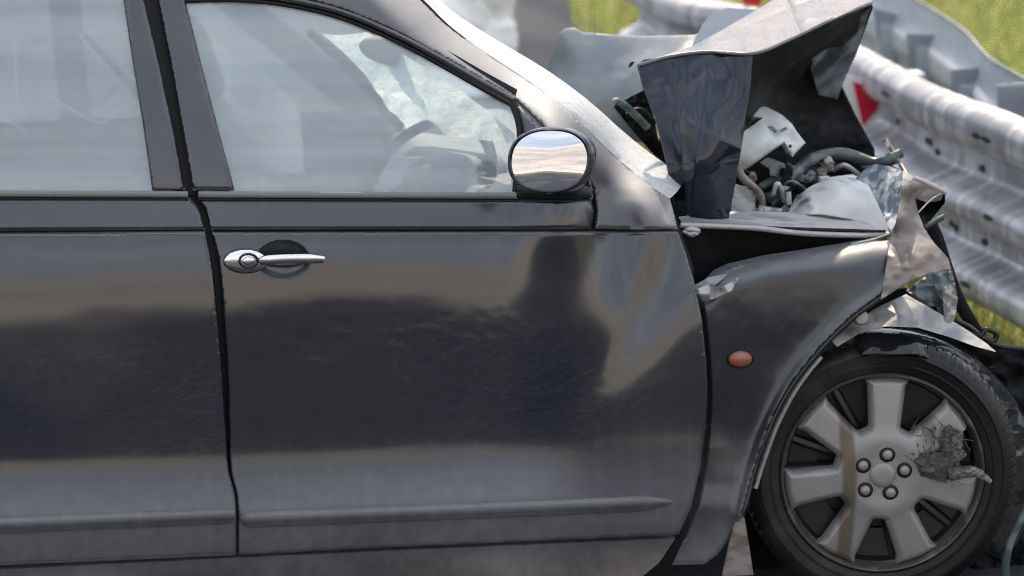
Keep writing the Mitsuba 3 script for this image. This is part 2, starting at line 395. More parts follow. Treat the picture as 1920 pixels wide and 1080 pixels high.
# ------------------------------------------------------------------ grass
def grass_mesh(n, u, D, h, w, seed):
    r = np.random.default_rng(seed)
    U, DD = r.uniform(*u, n), r.uniform(*D, n) if np.ndim(D[0]) == 0 else None
    e = np.array(edge_line)
    lim = np.interp(DD, e[:, 1], e[:, 0]) + (0.03 + 0.02 * np.maximum(DD - 9, 0)) * r.normal(size=n) * np.where(r.random(n) < .6, 1, 2.2)
    keep = U > lim
    U, DD = U[keep], DD[keep]
    base = uD(U, DD, GZ - 0.02)
    m = len(U)
    patch = meshkit.fbm(base * [1.3, 1.3, 0] + 3, 3, 8)
    H = h * (0.45 + 0.9 * patch) * r.uniform(0.5, 1.25, m)
    a, lean = r.uniform(0, 2 * np.pi, m), r.uniform(0.1, 0.75, m)
    dirv = np.stack([np.cos(a), np.sin(a), 0 * a], 1)
    b = a + r.uniform(-.6, .6, m) + np.pi / 2
    side = np.stack([np.cos(b), np.sin(b), 0 * b], 1) * (w * r.uniform(.6, 1.3, m))[:, None]
    up = np.array([0, 0, 1.0])
    mid = base + dirv * (lean * 0.28 * H)[:, None] + up * (0.55 * H)[:, None]
    tip = base + dirv * (lean * H)[:, None] + up * (H * (1 - 0.3 * lean))[:, None]
    v = np.stack([base - side, base + side, mid - side * .8, mid + side * .8, tip], 1).reshape(-1, 3)
    k = (np.arange(m) * 5)[:, None, None]
    f = (np.array([[0, 1, 3], [0, 3, 2], [2, 3, 4]])[None] + k).reshape(-1, 3)
    return v, f


obj('grass', join(grass_mesh(60000, (0.6, 3.4), (6.6, 11), 0.26, 0.0035, 1), grass_mesh(70000, (0.4, 6), (11, 20), 0.26, 0.006, 2), grass_mesh(60000, (0.4, 16), (20, 45), 0.35, 0.012, 3)),
    'blade', smooth=False, label='bright green roadside grass growing under and beyond the guardrail', category='grass', kind='stuff')

# ------------------------------------------------------------------ guardrail
GR = thing('guardrail', 'double galvanised steel guardrail with three-wave beams curving away behind the wreck', 'guardrail')
RH = 0.76


def beam(line_px, face, h=0.66, depth=0.105, z0=RH, along=120):
    """a three-wave beam swept along the line of its top edge; face: side (+1, -1) the waves stand proud on"""
    top = np.array([PZ(x, y, z) for x, y, z in line_px])
    c = resample(smooth_line(top, 10), 0.04, False)
    t = np.gradient(c, axis=0); t[:, 2] = 0; t /= np.linalg.norm(t, axis=1, keepdims=True)
    n = np.stack([t[:, 1], -t[:, 0], 0 * t[:, 0]], 1) * face
    s = np.linspace(0, 1, 61)
    wz = np.array([0, .012, .035, .07, .115, .148, .166, .185, .255, .278, .300, .325, .370, .396, .414, .432, .495, .518, .540, .565, .610, .640, .66]) / .66
    wd = np.array([.25, .75, .97, 1, .96, .72, .20, 0, 0, .40, .92, 1, .97, .72, .15, 0, 0, .40, .92, 1, .97, .72, .35])
    prof_d, prof_z = depth * np.convolve(np.pad(np.interp(s, wz, wd), 1, 'edge'), [.2, .6, .2], 'valid'), -h * s
    # rounded hems
    v = c[:, None] + n[:, None] * prof_d[None, :, None] + np.array([0, 0, 1.0]) * prof_z[None, :, None]
    wob = 0.006 * (meshkit.fbm(v.reshape(-1, 3) * 5, 3, 2).reshape(v.shape[:2]) - 0.5)
    v = v + n[:, None] * wob[..., None]
    m, k = v.shape[:2]
    i, j = np.meshgrid(np.arange(m - 1), np.arange(k - 1), indexing='ij')
    q = np.stack([i * k + j, i * k + j + 1, (i + 1) * k + j + 1, (i + 1) * k + j], -1).reshape(-1, 4)
    f = np.vstack([q[:, [0, 1, 2]], q[:, [0, 2, 3]]])
    V = v.reshape(-1, 3)
    nn = np.repeat(n, k, 0)
    b = border(f)
    N = len(V)
    walls = np.vstack([np.stack([b[:, 0], b[:, 0] + N, b[:, 1]], 1), np.stack([b[:, 1], b[:, 0] + N, b[:, 1] + N], 1)])
    return (np.vstack([V, V - nn * 0.006]), np.vstack([f, f[:, ::-1] + N, walls])), c, n, (prof_d, prof_z)


near_px = [(1200, -60, .76), (1290, -12, .76), (1400, 8, .76), (1500, 34, .76), (1600, 73, .76), (1680, 112, .76), (1755, 152, .76), (1840, 186, .76), (1920, 214, .76), (2100, 292, .755), (2350, 425, .75)]
far_px = [(1560, -70, .80), (1640, -40, .80), (1720, 0, .80), (1800, 52, .80), (1850, 105, .77), (1920, 148, .77), (2080, 250, .77), (2300, 420, .77)]
mesh, c1, n1, pr = beam(near_px, -1)
if (n1[len(n1) // 2] @ (EYE - c1[len(c1) // 2])) < 0:
    mesh, c1, n1, pr = beam(near_px, 1)
near_beam = obj('beam', mesh, 'zinc', GR, smooth=50)
mesh, c2, n2, pr2 = beam(far_px, 1, depth=.03)
if (n2[len(n2) // 2] @ (EYE - c2[len(c2) // 2])) > 0:
    mesh, c2, n2, pr2 = beam(far_px, -1, depth=.03)
obj('beam', mesh, 'zinc_dull', GR, smooth=50)


def at_rail(c, n, pr, px, k):
    """the beam's point whose top edge is nearest the sketch column px, at profile fraction k"""
    q = c - EYE
    x = 960 + FPX * (q @ RIGHT) / (q @ FWD)
    i = int(np.argmin(np.abs(x - px)))
    d, z = np.interp(k, np.linspace(0, 1, 61), pr[0]), np.interp(k, np.linspace(0, 1, 61), pr[1])
    t = np.gradient(c, axis=0)[i]; t[2] = 0; t /= np.linalg.norm(t)
    e = 0.01
    sl = (np.interp(k + e, np.linspace(0, 1, 61), pr[0]) - np.interp(k - e, np.linspace(0, 1, 61), pr[0])) / (np.interp(k + e, np.linspace(0, 1, 61), pr[1]) - np.interp(k - e, np.linspace(0, 1, 61), pr[1]))
    up = np.array([0, 0, 1.0]) + n[i] * sl; up /= np.linalg.norm(up)
    return c[i] + n[i] * d + np.array([0, 0, z]), n[i], t, up


def slot(p, n, t, up, a, b):
    """a flat dark slot with round ends pressed on the beam"""
    nn = np.cross(t, up); nn *= np.sign(nn @ n)
    th = np.linspace(0, 2 * np.pi, 20, endpoint=False)
    ring = p + nn * 0.0035 + np.cos(th)[:, None] * t * a + np.sin(th)[:, None] * up * b
    v = np.vstack([ring, ring - nn * 0.004, [p + nn * 0.0035]])
    j = np.arange(20)
    return v, np.vstack([np.stack([j, (j + 1) % 20, j * 0 + 40], 1), np.stack([j, j + 20, (j + 1) % 20], 1), np.stack([(j + 1) % 20, j + 20, (j + 1) % 20 + 20], 1)])


for px, k in ((1712, .12), (1720, .12), (1893, .13), (1906, .13), (1743, .33), (1752, .33), (1765, .36), (1685, .33), (1843, .34), (1862, .70), (1800, .70), (1915, .50), (1790, .69), (1880, .88)):
    obj('bolt_slot', slot(*at_rail(c1, n1, pr, px, k), 0.035 if k not in (.36, .34, .33, .69, .70) else .022, 0.009 if k not in (.36, .34, .33, .69, .70) else 0.012), 'hole_dark', GR, smooth=False)

# spacer blocks and posts between the two beams
for quad, px in (([(1636, 14), (1694, 30), (1700, 128), (1650, 96)], 1670), ([(1700, 62), (1774, 66), (1779, 170), (1706, 128)], 1740), ([(1783, 130), (1861, 124), (1866, 216), (1787, 186)], 1822), ([(1870, 160), (1990, 150), (1990, 280), (1873, 222)], 1930)):
    q = c2 - EYE
    x = 960 + FPX * (q @ RIGHT) / (q @ FWD)
    i = int(np.argmin(np.abs(x - px)))
    t = np.gradient(c2, axis=0)[i]; t[2] = 0; t /= np.linalg.norm(t)
    inn = (EYE - c2[i]) * [1, 1, 0]; inn -= t * (inn @ t); inn /= np.linalg.norm(inn)
    qa = np.array(quad, float)
    obj('spacer', sheet(qa, c2[i][1] - .03, 6, edge=.003, edge_px=5, thick=.010, crumple=.008, size=70, seed=px), 'spacer_grey', GR)
    vb, fb = box((-.05, -.02, -.90), (.05, .05, -.16), .008)
    obj('post', (c2[i] + vb[:, :1] * t + vb[:, 1:2] * inn + vb[:, 2:] * np.array([0, 0, 1.0]), fb), 'zinc_dull', GR)


for i in (len(c1) // 2 - 62, len(c1) // 2, len(c1) // 2 + 52):
    if 0 <= i < len(c1):
        t = np.gradient(c1, axis=0)[i]; t[2] = 0; t /= np.linalg.norm(t)
        vb, fb = box((-.05, -.13, GZ - .1 - c1[i][2]), (.05, -.02, -.06), .008)
        obj('post', (c1[i] + vb[:, :1] * t + vb[:, 1:2] * n1[i] + vb[:, 2:] * np.array([0, 0, 1.0]), fb), 'zinc_dull', GR)


def plate(pts, mat_, parent, thick=0.004, **k):
    """a flat plate through world points in order"""
    p = np.asarray(pts, float)
    c = p.mean(0)
    n = len(p)
    nn = np.cross(p[1] - p[0], p[2] - p[0]); nn /= np.linalg.norm(nn)
    if nn @ (EYE - c) < 0: nn = -nn
    v = np.vstack([p, p - nn * thick, [c], [c - nn * thick]])
    j = np.arange(n)
    f = np.vstack([np.stack([j, (j + 1) % n, j * 0 + 2 * n], 1), np.stack([(j + 1) % n + n, j + n, j * 0 + 2 * n + 1], 1), np.stack([j, j + n, (j + 1) % n], 1), np.stack([(j + 1) % n, j + n, (j + 1) % n + n], 1)])
    return obj('x' if False else k.pop('name'), (v, f), mat_, parent, smooth=False, **k)


def rail_depth(px):
    q = c1 - EYE
    x = 960 + FPX * (q @ RIGHT) / (q @ FWD)
    i = int(np.argmin(np.abs(x - px)))
    return (c1[i] + n1[i] * 0.10)[1]


yy = rail_depth(1625) - .30
rf_ = plate(P(np.array([1572, 1596, 1652, 1668, 1655, 1618, 1585]), np.array([130, 140, 168, 195, 214, 246, 210]), yy), 'white_film', GR, name='reflector')
plate(P(np.array([1600, 1646, 1651, 1645, 1618]), np.array([152, 172, 180, 205, 236]), yy - 0.008), 'red_film', rf_, name='red_panel', label='red triangle of the reflector')
rf_ = plate(P(np.array([1395, 1430, 1425, 1392]), np.array([-22, -10, 12, 8]), rail_depth(1410)), 'red_film', GR, name='reflector', label='small red reflector farther along the rail')

# ------------------------------------------------------------------ white bag on the road beyond the windscreen
def lump(px, py, y, r):
    return P(px, py, y), r


wb = [blob(P(x, y, 8.6), (a * 1.4, a * 1.2, b * 1.4), rough=.22, freq=6, sub=4, seed=s) for x, y, a, b, s in
      ((850, 10, .16, .16, 1), (905, -20, .14, .12, 2), (930, 20, .07, .07, 3), (915, 62, .11, .09, 4), (948, 78, .05, .05, 5), (880, 90, .14, .14, 6), (800, 60, .2, .2, 7), (940, -10, .05, .06, 8), (860, 150, .22, .16, 9), (845, 190, .30, .20, 10), (900, 230, .28, .22, 11), (850, 270, .32, .22, 12))]
obj('sheet_bundle', join(*wb), 'white_plastic_sheet', smooth=True, label='blurred white lumpy bundle on the road beyond the windscreen', category='bundle')

# ------------------------------------------------------------------ car: the shape of its flank
CAR = thing('wrecked_car', 'dark grey family car with a crushed front end and buckled bonnet against the guardrail', 'car')
GX, GY = np.arange(-260, 2001, 4.0), np.arange(1180, -141, -2.0)


def G(x, y, cx, cy, sx, sy, rot=0.0):
    a, b = math.cos(math.radians(rot)), math.sin(math.radians(rot))
    u, v = (x - cx) * a + (y - cy) * b, -(x - cx) * b + (y - cy) * a
    return np.exp(-0.5 * ((u / sx) ** 2 + (v / sy) ** 2))


TILT_Y = np.array([-140, 0, 200, 290, 358, 372, 400, 430, 436, 470, 520, 560, 620, 700, 790, 845, 872, 905, 950, 975, 985, 1010, 1060, 1180])
TILT_A = np.array([30, 27, 22, 15, 12, 22, 20.5, 17.5, 16, 13.5, 10, 6.5, 3, 2, 2, 4, 12, 24, 27, 10, 2, -2, -8, -14.0])


def tilt(x, y):
    """how far the flank leans back, in degrees, before and after the crash"""
    line = np.interp(x, [-260, 0, 300, 430, 520, 620, 760, 900, 1000, 1100], [30, 22, 2, 2, -18, -30, -26, -10, 4, 14])
    drop = np.interp(x, [-260, 450, 1260, 1330], [18, 0, -38, -40])
    shift = np.where(y > 750, drop, line * np.clip((y - 436) / 100, 0, 1))
    shift = np.where((y > 650) & (y <= 750), line + (drop - line) * (y - 650) / 100, shift)
    a = np.interp(y - shift, TILT_Y, TILT_A)
    # the flare above the sill dies out towards the crushed front of the door
    fade = 1 / (1 + np.exp(-(x - 1070) / 25))
    low = np.clip((y - 780) / 60, 0, 1) * np.clip((985 - y) / 10, 0, 1)
    a = a * (1 - fade * low) + 4 * fade * low
    # dents
    a = a - 14 * G(x, y, 1048, 468, 40, 74, 10) + 8 * G(x, y, 1150, 525, 32, 70, 6) - 9 * G(x, y, 1222, 478, 17, 55, 18)
    a = a + 10.5 * G(x, y, 1205, 632, 120, 33, -50) - 6 * G(x, y, 1075, 690, 60, 40, -40) - 5 * G(x, y, 1045, 800, 55, 70) + 1 * G(x, y, 1240, 780, 70, 70)
    return a


gx, gy = np.meshgrid(GX, GY)
YG = np.zeros(gx.shape)
TI = np.tan(np.radians(tilt(gx, gy)))
for k in range(1, len(GY)):
    z0, z1 = P(GX, np.full(len(GX), GY[k - 1]), YG[k - 1])[:, 2], P(GX, np.full(len(GX), GY[k]), YG[k - 1])[:, 2]
    YG[k] = YG[k - 1] + TI[k] * (z1 - z0)
i0 = int(np.argmin(np.abs(GY - 700)))
anchor = YG[i0].copy()
YG -= anchor.mean()
from scipy.ndimage import map_coordinates


def flank(x, y):
    """depth of the car's side at the sketch point"""
    return map_coordinates(YG, [(GY[0] - np.asarray(y, float)) / 2.0, (np.asarray(x, float) - GX[0]) / 4.0], order=1, mode='nearest')


def door_depth(x, y):
    d = flank(x, y)
    q = np.stack([x / 34 + y / 90, y / 17 - x / 60, 0 * x], 1)
    m = np.exp(-((x - 800) / 330) ** 4) * np.exp(-((y - 710) / 130) ** 4)
    d = d + m * 0.0011 * (meshkit.fbm(q, 3, 4) - .5)
    d = d + 0.0022 * (meshkit.fbm(np.stack([x / 190, y / 110, 0 * x], 1), 2, 6) - .5)
    return d


def off(dy):
    return lambda x, y: flank(x, y) + dy


gap_l = [(358, 374), (374, 395), (386, 436), (399, 500), (409, 600), (417.5, 700), (423.5, 800), (429.5, 880), (442, 940), (444, 1041)]
gap_r = [(374, 374), (388, 395), (398, 436), (412, 500), (420, 600), (427, 700), (430, 800), (433, 880), (446, 940), (447, 1041)]


gap_l, gap_r = (smooth_line(np.array(g, float), 6) for g in (gap_l, gap_r))


def cut(line, a, b):
    """points of a line between two heights"""
    l = np.asarray(line, float)
    ys = np.r_[a, l[(l[:, 1] > a + 1) & (l[:, 1] < b - 1), 1], b]
    return [(np.interp(y, l[:, 1], l[:, 0]), y) for y in ys]


# rear door
RD = obj('rear_door', sheet([(-200, 440), (-200, 1072), (0, 1060), (443, 1041)] + cut(gap_l, 434, 1041)[::-1][1:], door_depth, 5, edge=.004, edge_px=5, wall=.03), 'paint', CAR)
obj('belt_panel', sheet([(-200, 372), (-200, 436)] + [(x, y) for x, y in cut(gap_l, 374, 430)[::-1]] + [(340, 371)], off(0), 5, edge=.005, edge_px=6, wall=.03), 'paint', RD)
# front door: lower skin with a hole for the handle cup, belt panel above the groove
door_r = [(1271, 434), (1286, 475), (1302, 530), (1316, 600), (1324, 680), (1326, 740), (1322, 810), (1312, 880), (1296, 950), (1272, 1003)]
cup = [(531 + 47 * math.cos(t), 488 + 33 * math.sin(t)) for t in np.linspace(0, 2 * np.pi, 40, endpoint=False)]
FD = obj('front_door', sheet(cut(gap_r, 436, 1041) + [(700, 1028), (1000, 1015)] + door_r[::-1], door_depth, 4, holes=[cup], edge=.004, edge_px=5, wall=.03), 'paint', CAR)
obj('belt_panel', sheet([(376, 375)] + cut(gap_r, 380, 431) + [(1110, 430), (1116, 395), (1110, 374)], off(0), 5, edge=.005, edge_px=6, wall=.03), 'paint', FD)
bowl_o = [(531 + 50 * math.cos(t), 488 + 36 * math.sin(t)) for t in np.linspace(0, 2 * np.pi, 40, endpoint=False)]
obj('handle_recess', sheet(bowl_o, lambda x, y: flank(531 + 0 * x, 488 + 0 * y) + 0.004 + 0.034 * np.maximum(0, 1 - ((x - 531) / 50) ** 2 - ((y - 488) / 36) ** 2) ** .6, 4), 'paint', FD, smooth=True)
# weatherstrips along the belt
for key, a, b in ((RD, -200, 352), (FD, 372, 970)):
    n = 40
    X = np.linspace(a, b, n)
    Yp = 363 + (X / 980) * 4
    obj('window_seal', tube(P(X, Yp, flank(X, Yp) - .004), .0075, 10, 0), 'trim_grey', key)
    obj('seal_lip', tube(P(X, Yp + 9, flank(X, Yp + 9) + .002), .004, 8, 0), 'black', key)
# inner shell behind the gaps
obj('inner_shell', sheet([(-200, 366), (-200, 1090), (1260, 1060), (1310, 950), (1300, 500), (1265, 400), (1100, 366)], off(.045), 14), 'black', CAR)
# rub strips
def strip(xs, ys, hh, proud, name, parent, taper=None):
    xs, ys = np.asarray(xs, float), np.asarray(ys, float)
    X = np.linspace(xs[0], xs[-1], 90)
    Y = np.interp(X, xs, ys)
    th = np.linspace(0, np.pi, 15)
    s = np.ones(90)
    if taper: s = np.clip((X[-1] - X) / taper, 0.02, 1) ** .5
    s = s * np.clip((X - X[0] + 3) / 18, 0.2, 1) ** .5
    PX = np.repeat(X[:, None], 15, 1)
    PY = Y[:, None] - hh * s[:, None] * np.cos(th)[None]
    D = flank(PX.ravel(), np.repeat(Y, 15)).reshape(PX.shape)
    slope_ = 0.0
    D = D + .004 - proud * s[:, None] * np.sin(th)[None] ** .8
    v = P(PX.ravel(), PY.ravel(), D.ravel())
    i, j = np.meshgrid(np.arange(89), np.arange(14), indexing='ij')
    q = np.stack([i * 15 + j, i * 15 + j + 1, (i + 1) * 15 + j + 1, (i + 1) * 15 + j], -1).reshape(-1, 4)
    return obj(name, (v, np.vstack([q[:, [0, 1, 2]], q[:, [0, 2, 3]]])), 'paint', parent, smooth=60)


strip([-200, 0, 440], [1004, 986, 968], 15, .024, 'rub_strip', RD)
strip([452, 700, 1000, 1264], [976, 966, 954, 942], 15, .024, 'rub_strip', FD, taper=60)
# sill
obj('sill', sheet([(-200, 1078), (-200, 1140), (1180, 1100), (1235, 1056), (1266, 1010), (1000, 1021), (700, 1034), (447, 1046), (440, 1046)], off(.016), 7, wall=.05), 'paint', CAR, label='dirt-streaked sill below the doors')

# door handle, chrome
HD = obj('door_handle', tube(P(np.array([488, 505, 540, 580, 606]), np.array([489, 487, 485, 485, 486]), flank(np.full(5, 530.), np.full(5, 487.)) - np.array([.012, .024, .030, .028, .018])), [.010, .0115, .0115, .012, .009], 16, flat=.75), 'chrome', FD)
es = [(461 + 42 * math.cos(t) + 0, 490 + 23 * math.sin(t)) for t in np.linspace(0, 2 * np.pi, 48, endpoint=False)]
d0 = float(flank(np.array([461.]), np.array([490.]))[0])
obj('escutcheon', sheet(es, lambda x, y: d0 - .004 - .016 * np.sqrt(np.maximum(0, 1 - ((x - 461) / 43) ** 2 - ((y - 490) / 24) ** 2)), 3, wall=.02), 'chrome', FD)
obj('lock_ring', tube(np.vstack([P(466 + 17 * np.cos(t), 489 + 13 * np.sin(t), d0 - .021) for t in np.linspace(0, 2 * np.pi, 30)]), .0028, 8, 0), 'black_gloss', FD)
obj('lock', blob(P(466, 489, d0 - .020), (.014, .005, .010)), 'chrome', FD, smooth=True)

# windows: pillars, glass, seals
obj('door_frame', sheet([(228, -60), (266, -60), (272, 0), (300, 120), (326, 240), (347, 356), (286, 357), (270, 240), (250, 120), (232, 0)], off(-.002), 5, edge=.006, edge_px=7, wall=.03), 'paint', RD)
obj('door_frame', sheet([(286, -60), (342, -60), (350, 10), (380, 130), (414, 260), (440, 357), (362, 357), (345, 260), (322, 130), (296, 0)], off(-.004), 5, edge=.006, edge_px=7, wall=.03), 'paint', FD)
obj('pillar_seal', sheet([(240, -60), (310, -60), (380, 366), (330, 366)], off(.035), 8), 'black', CAR)
obj('window', sheet([(-200, -60), (240, -60), (246, 0), (292, 362), (-200, 362)], off(.014), 10), 'window_glass', RD, smooth=True)
win = [(330, -20), (345, 4), (440, 2), (540, 10), (640, 34), (740, 76), (830, 124), (900, 164), (956, 196), (972, 250), (966, 362), (430, 362), (390, 200)]
WF = obj('window', sheet(win, off(.014), 8), 'window_glass', FD, smooth=True)
fr = np.array([(345, -4), (440, -6), (540, 4), (640, 28), (740, 70), (830, 118), (900, 158), (962, 192)], float)
frl = smooth_line(fr, 10)
obj('window_seal', tube(P(frl[:, 0], frl[:, 1] + 6, flank(frl[:, 0], frl[:, 1]) + .004), .0055, 10, 0), 'black', FD)
obj('window_seal', tube(P(frl[:, 0] + 3, frl[:, 1] - 5, flank(frl[:, 0], frl[:, 1]) - .002), .006, 10, 0), 'paint', FD)
obj('seal_channel', sheet(np.vstack([frl + [0, 4], frl[::-1] + [8, -24]]), off(.014), 5), 'black', FD, smooth=True)
q = smooth_line(np.array([(960, 192), (974, 240), (972, 300), (966, 360)], float), 8)
obj('window_seal', tube(P(q[:, 0], q[:, 1], flank(q[:, 0], q[:, 1]) + .002), .0075, 10, 0), 'black', FD)
obj('corner_trim', sheet([(966, 190), (990, 215), (1034, 262), (1100, 340), (1108, 372), (972, 372), (984, 280)], off(.004), 6, edge=.004, edge_px=6, wall=.02), 'paint_dust_sheen', FD)

# body side: roof rail, windscreen pillar and its foot; it rolls over towards the windscreen
seam = smooth_line(np.array([(600, -140), (700, -80), (790, 0), (842, 50), (900, 92), (1000, 158), (1080, 222), (1150, 290), (1215, 345), (1256, 372)], float), 8)
inner = smooth_line(np.array([(330, -12), (440, -14), (540, -6), (640, 18), (740, 60), (830, 108), (900, 148), (968, 190), (1036, 258), (1104, 338), (1116, 372)], float), 8)
side = np.vstack([inner, [(1120, 398), (1116, 429), (1200, 431), (1270, 429), (1262, 395)], seam[::-1], [(500, -150), (330, -150)]])
st = cKDTree(resample(seam, 4, False))


def pillar(x, y):
    d = st.query(np.stack([x, y], 1))[0]
    w = 72.0
    t = np.clip(1 - d / w, 0, 1)
    foot = G(x, y, 1180, 400, 45, 45)
    return flank(x, y) - .006 + .085 * t ** 2 * (1 - .7 * foot) + .006 * np.sin((x + y * .4) / 27) * G(x, y, 1180, 395, 40, 30)


BS = obj('body_side', sheet(side, pillar, 5, edge=.005, edge_px=6, wall=.03), 'paint_dust_sheen', CAR)

# windscreen, crazed; far edge 1.25 m across
near_e = resample(seam[12:], 1e9, False) if False else resample(seam, 40, False)
near_e = near_e[near_e[:, 0] > 640]
pe = P(near_e[:, 0], near_e[:, 1], pillar(near_e[:, 0], near_e[:, 1]) + .004)
K = 24
rows = []
for q in np.linspace(0, 1, K):
    lift = np.array([0.085, 0, 0.035]) * math.sin(math.pi / 2 * q) ** .8 * np.linspace(.35, 1, len(pe))[:, None]
    rows.append(pe + np.array([0, 0.20 * q, 0]) + lift + np.array([0, 0, -.10]) * max(0, q - .6))
v = np.array(rows)
v[-1] += 0.02 * (meshkit.noise(v[-1] * 40, 3)[:, None] - .5)
v = v.reshape(-1, 3)
m = len(pe)
i, j = np.meshgrid(np.arange(K - 1), np.arange(m - 1), indexing='ij')
qq = np.stack([i * m + j, i * m + j + 1, (i + 1) * m + j + 1, (i + 1) * m + j], -1).reshape(-1, 4)
WSC = obj('windscreen', (v, np.vstack([qq[:, [0, 1, 2]], qq[:, [0, 2, 3]]])), 'crazed_outer', CAR, smooth=True, label='white shattered strip of windscreen left along the pillar')
obj('sagging_sheet', sheet([(588, 62), (640, 66), (690, 60), (712, 74), (760, 104), (850, 160), (920, 212), (966, 252), (966, 270), (900, 262), (830, 254), (752, 244), (728, 205), (690, 160), (640, 108)],
    curve([(588, 62, .95), (690, 60, .80), (966, 260, .30), (752, 244, .72), (690, 160, .80), (830, 170, .55)]), 5, crumple=.012, size=45, seed=31), 'crazed', WSC, smooth=True, label='crazed greenish sheet of windscreen glass sagging into the cabin')
obj('torn_seal', tube(P(np.array([584., 610, 640, 690, 728, 752]), np.array([60., 84, 110, 162, 208, 240]), np.array([.94, .9, .87, .8, .76, .71])), .016, 10), 'black', WSC)
sl = resample(seam, 10, False)
sl = sl[sl[:, 0] < 880]
obj('windscreen_seal', tube(P(sl[:, 0], sl[:, 1], pillar(sl[:, 0], sl[:, 1]) + .003), [.0055, .005, .002], 8, 0), 'black', CAR)

# mirror
MC = np.array(P(1030, 301, -0.10))
mn = np.array([-math.sin(YAW + .02), -math.cos(YAW + .02), 0.115]); mn /= np.linalg.norm(mn)
e1, e2, mn = frame(mn)
if e1 @ RIGHT < 0: e1, e2 = -e1, e2
e2 = np.cross(mn, e1); e2 = e2 if e2[2] > 0 else -e2


def oval(r, a, b, back, lean=0.0, n=56):
    th = np.linspace(0, 2 * np.pi, n, endpoint=False)
    x, y = np.sign(np.cos(th)) * np.abs(np.cos(th)) ** .86, np.sign(np.sin(th)) * np.abs(np.sin(th)) ** .86
    return MC + (x * a * r + lean + .06 * y * b)[:, None] * e1 + (y * b * r)[:, None] * e2 - mn * back


def loft(rings, cap=True):
    k = len(rings[0])
    v = np.vstack(rings)
    i, j = np.meshgrid(np.arange(len(rings) - 1), np.arange(k), indexing='ij')
    q = np.stack([i * k + j, i * k + (j + 1) % k, (i + 1) * k + (j + 1) % k, (i + 1) * k + j], -1).reshape(-1, 4)
    f = np.vstack([q[:, [0, 1, 2]], q[:, [0, 2, 3]]])
    if cap:
        v = np.vstack([v, [rings[-1].mean(0)]])
        j = np.arange(k)
        o = (len(rings) - 1) * k
        f = np.vstack([f, np.stack([o + j, o + (j + 1) % k, j * 0 + len(v) - 1], 1)])
    return v, f


sm = 1 / 820
SMR = obj('side_mirror', loft([oval(1.02, 66 * sm, 52 * sm, .010), oval(1.05, 66 * sm, 52 * sm, .002), oval(1.10, 66 * sm, 52 * sm, -.003), oval(1.145, 66 * sm, 52 * sm, .003), oval(1.16, 66 * sm, 52 * sm, .016)], False), 'black_gloss', CAR, label='black rim of the oval door mirror')
obj('housing', loft([oval(1.155, 66 * sm, 52 * sm, .016), oval(1.16, 66 * sm, 52 * sm, .03, .010), oval(1.1, 66 * sm, 52 * sm, .055, .018), oval(.95, 66 * sm, 52 * sm, .075, .022), oval(.65, 66 * sm, 52 * sm, .09, .022), oval(.3, 66 * sm, 52 * sm, .096, .022)]), 'paint', SMR, smooth=True)
gl = []
for r in np.linspace(1.04, 0.0, 14)[:-1]:
    gl.append(oval(r, 66 * sm, 52 * sm, .004 + .004 * (r * r) - .004))
obj('mirror_glass', loft(gl), 'mirror_glass', SMR, smooth=True)
obj('mirror_arm', sheet([(968, 344), (990, 352), (1030, 360), (1080, 352), (1104, 330), (1112, 352), (1112, 372), (1040, 376), (972, 372)], lambda x, y: flank(x, y) - .012 - .05 * G(x, y, 1045, 350, 40, 18), 4, edge=.006, edge_px=8, wall=.06), 'black_gloss', SMR)

# roof, far side, floor, interior
FAR = 1.52
roof_n = [(-260, -150), (330, -150), (500, -150), (620, -130)]
rn = np.array(roof_n, float)
pr_ = P(rn[:, 0], rn[:, 1], flank(rn[:, 0], rn[:, 1]))
rows = []
for s in np.linspace(0, 1, 20):
    rows.append(pr_ + np.array([0, (FAR - .1 - pr_[0, 1]) * s, 0.09 * math.sin(math.pi * s) ** .7]))
v = np.array(rows).reshape(-1, 3); m = len(pr_)
i, j = np.meshgrid(np.arange(19), np.arange(m - 1), indexing='ij')
qq = np.stack([i * m + j, i * m + j + 1, (i + 1) * m + j + 1, (i + 1) * m + j], -1).reshape(-1, 4)
obj('roof', (v, np.vstack([qq[:, [0, 1, 2]], qq[:, [0, 2, 3]]])), 'paint', CAR, smooth=True)
def W(x0, z0):
    return (x0, z0)
# far side in metres (x, z), openings for its windows
fo = np.array([(-1.6, .2), (-1.6, 1.50), (-.80, 1.50), (-.55, 1.36), (-.05, .95), (.40, .80), (.40, .2)])
fh = [np.array([(-1.5, .92), (-1.5, 1.40), (-.98, 1.42), (-.94, .92)]), np.array([(-.86, .92), (-.89, 1.42), (-.80, 1.42), (-.60, 1.30), (-.16, .92)])]
v2, f2, _ = tri2d(fo, fh, .05)
obj('far_side', (np.stack([v2[:, 0], np.interp(v2[:, 1], [0, .95, 1.6], [FAR, FAR, FAR - .2]), v2[:, 1]], 1), f2), 'trim_grey', CAR, smooth=True)
for h in fh:
    hv, hf, _ = tri2d(h, (), .2)
    obj('far_window', (np.stack([hv[:, 0], np.interp(hv[:, 1], [0, .95, 1.6], [FAR, FAR, FAR - .2]) + .01, hv[:, 1]], 1), hf), 'window_glass', CAR, smooth=True)
obj('floor', box((-1.6, .08, .2), (1.0, FAR - .03, .25)), 'black', CAR)
obj('dashboard', join(box((-.06, .16, .55), (.32, FAR - .06, .93), .06), box((-.14, .40, .62), (.10, .95, .97), .06)), 'trim_grey', CAR)
